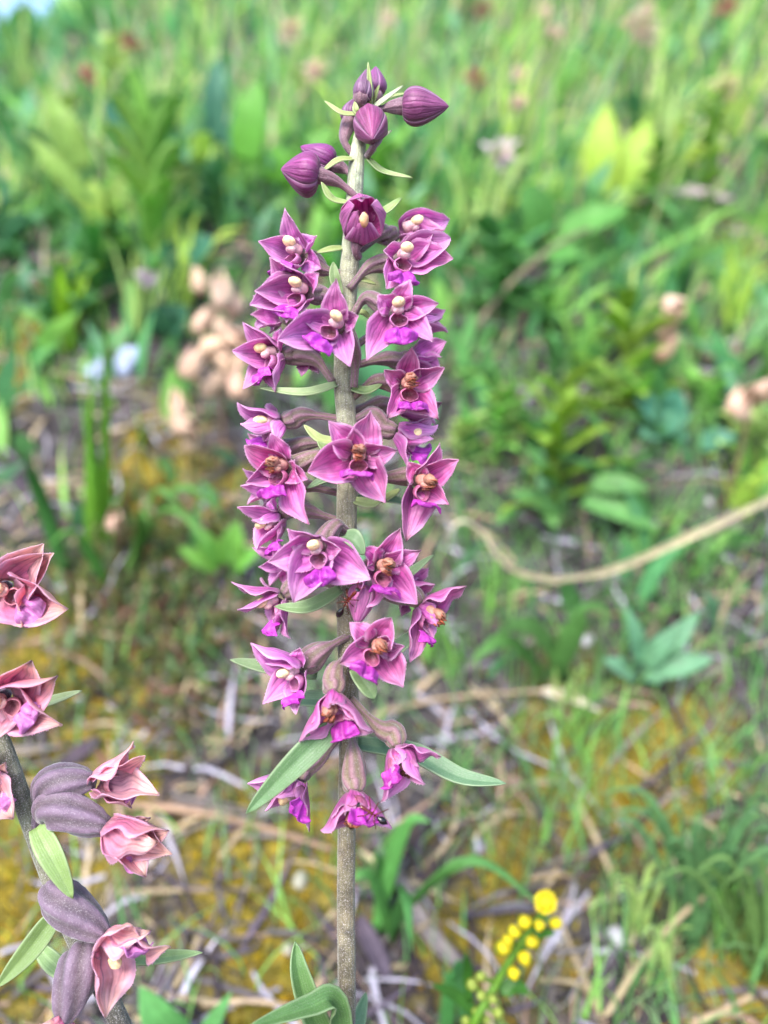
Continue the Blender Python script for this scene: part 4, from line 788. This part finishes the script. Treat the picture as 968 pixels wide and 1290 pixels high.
# ------------------------------------------------------------------ uncountable cover: grass, ground cover, moss, litter
def cover(name, label, n, area, dens, hgt, wid, cols, mat, seg=4, lean=.5, flat=False, profile=None, cup=.0, minz=.0, seed=1, bias=0., n_try=4):
    rg = np.random.default_rng(seed); y = rg.uniform(area[0], area[1], n * n_try); x = rg.uniform(-1, 1, n * n_try) * (.22 + .72 * y)
    keep = rg.uniform(0, 1, n * n_try) < dens(x, y); x = x[keep][:n]; y = y[keep][:n]; n = len(x); z = ground_z(x, y); crv = rg.normal(0, .35, n)
    h = rg.uniform(hgt[0], hgt[1], n) * (1 if not callable(hgt[2]) else hgt[2](x, y)); w = rg.uniform(wid[0], wid[1], n)
    az = rg.uniform(0, 6.283, n); az2 = rg.uniform(0, 6.283, n); ln = rg.uniform(.05, lean, n)
    e = .01; gx = (ground_z(x + e, y) - ground_z(x - e, y)) / (2 * e); gy = (ground_z(x, y + e) - ground_z(x, y - e)) / (2 * e)
    nv_ = np.stack([-gx, -gy, np.ones(n)], 1); nv_ /= np.linalg.norm(nv_, axis=1)[:, None]
    a = np.stack([np.cos(az), np.sin(az), np.zeros(n)], 1)
    if flat: a = a - nv_ * (a * nv_).sum(1)[:, None]; a /= np.linalg.norm(a, axis=1)[:, None]; side = np.cross(nv_, a)
    else: side = np.stack([np.cos(az2), np.sin(az2), np.zeros(n)], 1)
    base = np.stack([x, y, z], 1); K = seg + 1; v = np.zeros((n, K, 2, 3)); up = nv_ if flat else np.array([0, -.12, 1.])[None, :] * np.ones((n, 1))
    prof = profile or (lambda t: np.minimum(1, .6 + t) * (1 - t ** 2) + .03)
    for k in range(K):
        t = k / seg
        if flat: p = base + a * (h * (t - .5))[:, None] + side * (h * crv * (t - .5) ** 2)[:, None] + nv_ * (minz + .002 + h * .10 * rg.uniform(0, 1, n) * math.sin(math.pi * t))[:, None]
        else: p = base + up * (h * (t - .25 * ln * t * t))[:, None] + a * (h * ln * t * t)[:, None] + np.array([1., 0, 0])[None, :] * (bias * h * t * sig((x - .05) / .1))[:, None] - up * (.002)
        hw = (w * prof(t) * .5)[:, None]; v[:, k, 0] = p - side * hw; v[:, k, 1] = p + side * hw
    i = np.arange(n * K * 2).reshape(n, K, 2); f = np.stack([i[:, :-1, 0], i[:, :-1, 1], i[:, 1:, 1], i[:, 1:, 0]], -1).reshape(-1, 4)
    ci = rg.integers(0, len(cols), n); c = np.array(cols)[ci] * rg.uniform(.7, 1.3, (n, 1)); c = np.repeat(c, K * 2, 0)
    u = np.zeros((n, K, 2, 2)); u[..., 0] = np.linspace(0, 1, K)[None, :, None]; u[:, :, 0, 1] = -1; u[:, :, 1, 1] = 1
    me = bpy.data.meshes.new(name); me.from_pydata(v.reshape(-1, 3).tolist(), [], f.tolist()); finish(me, np.clip(c, 0, .9), u.reshape(-1, 2), M[mat])
    o = bpy.data.objects.new(name, me); col_link(o); tag(o, label, kind='stuff'); return o
sig = lambda t: 1 / (1 + np.exp(-np.clip(t, -40, 40)))
pat = lambda x, y, s, p: .5 + .5 * np.sin(x * s + p + 2 * np.sin(y * s * .7 + p)) * np.sin(y * s * 1.1 + p * 2 + 1.5 * np.sin(x * s * .8))
og = G(925, 285); og2 = G(600, 470)
open_ground = lambda x, y: 1 - .85 * np.exp(-((x - og.x) / .09) ** 2 - ((y - og.y) / .09) ** 2) - .5 * np.exp(-((x - og2.x) / .05) ** 2 - ((y - og2.y) / .05) ** 2)
corner = lambda x, y: 1 - .88 * sig((-x - .28) / .02) * sig((y - .58) / .02)
cover('grass', 'dense fresh green grass covering the upper bank', 17000, (.38, 1.7), lambda x, y: open_ground(x, y) * np.clip(sig((y - .58) / .05) * (.5 + .5 * pat(x, y, 22, 1)) + .35 * sig((x - .03) / .03) * sig((y - .44) / .03) * pat(x, y, 40, 5), 0, 1), (.03, .10, lambda x, y: corner(x, y) * (.45 + .55 * sig((y - .56) / .04))), (.0016, .0042), [YG, MG, OG, MG, C(160, 206, 110, .88), C(150, 200, 156, .85), C(226, 212, 176, .9), C(214, 190, 170, .85)], 'leaf', seg=5, lean=.7, seed=3, bias=.3)
cover('short_grass', 'sparse short grass between moss and litter on the lower bank', 9000, (.2, .62), lambda x, y: .08 + .92 * sig((x - .02) / .04) * pat(x, y, 35, 2) * (.35 + .65 * sig((y - .30) / .03)), (.012, .045, 0), (.0007, .0018), [MG, DG, C(120, 184, 110, .8), C(150, 190, 130, .8)], 'leaf', seg=4, lean=.9, seed=4)
oval = lambda t: math.sin(math.pi * min(1, t * .96 + .04)) ** .7 + .02
cover('ground_cover', 'low dark green leafy ground cover under the grass', 15000, (.33, 1.5), lambda x, y: open_ground(x, y) * np.clip(sig((y - .48) / .03) + .5 * sig((x - .05) / .04) * sig((y - .36) / .02) * pat(x, y, 30, 3), 0, 1), (.012, .052, 0), (.004, .016), [DG, DG, C(104, 172, 112, .9), MG, C(92, 150, 96, .85), C(130, 184, 142, .9)], 'leaf', seg=4, lean=1.2, profile=oval, seed=5)
cover('moss', 'ochre and yellow-green moss cushions on the lower bank', 34000, (.14, .8), lambda x, y: .04 + moss_at(x, y), (.0025, .0075, 0), (.0012, .0026), [C(194, 164, 26, .8), C(180, 158, 30, .78), C(196, 156, 28, .8), C(160, 158, 36, .75), C(132, 120, 26, .6)], 'moss', seg=2, lean=.9, seed=6)
hp = G(215, 790); h2 = G(150, 720)
cover('creeping_herb', 'dark low mat of tiny leaves between moss patches', 2600, (.2, .6), lambda x, y: np.clip(np.exp(-((x - hp.x) / .035) ** 2 - ((y - hp.y) / .035) ** 2) + .5 * np.exp(-((x - h2.x) / .04) ** 2 - ((y - h2.y) / .03) ** 2), 0, 1), (.006, .02, 0), (.002, .004), [C(116, 140, 80, .75), C(150, 156, 90, .8), C(160, 120, 104, .75), C(96, 112, 72, .7), C(130, 160, 110, .8)], 'leaf', seg=3, lean=1.1, profile=oval, seed=9, n_try=40)
cover('leaf_litter', 'grey and brown litter of dead leaves and straw on the bank', 13000, (.14, .8), lambda x, y: 1 - .72 * moss_at(x, y), (.006, .055, 0), (.0006, .0030), [GREY, TAN, PURP, PINKY, C(96, 80, 72, .5), C(120, 112, 116, .55), C(70, 58, 66, .45), C(190, 186, 200, .75), C(60, 50, 56, .4)], 'dry', seg=6, flat=True, seed=8)
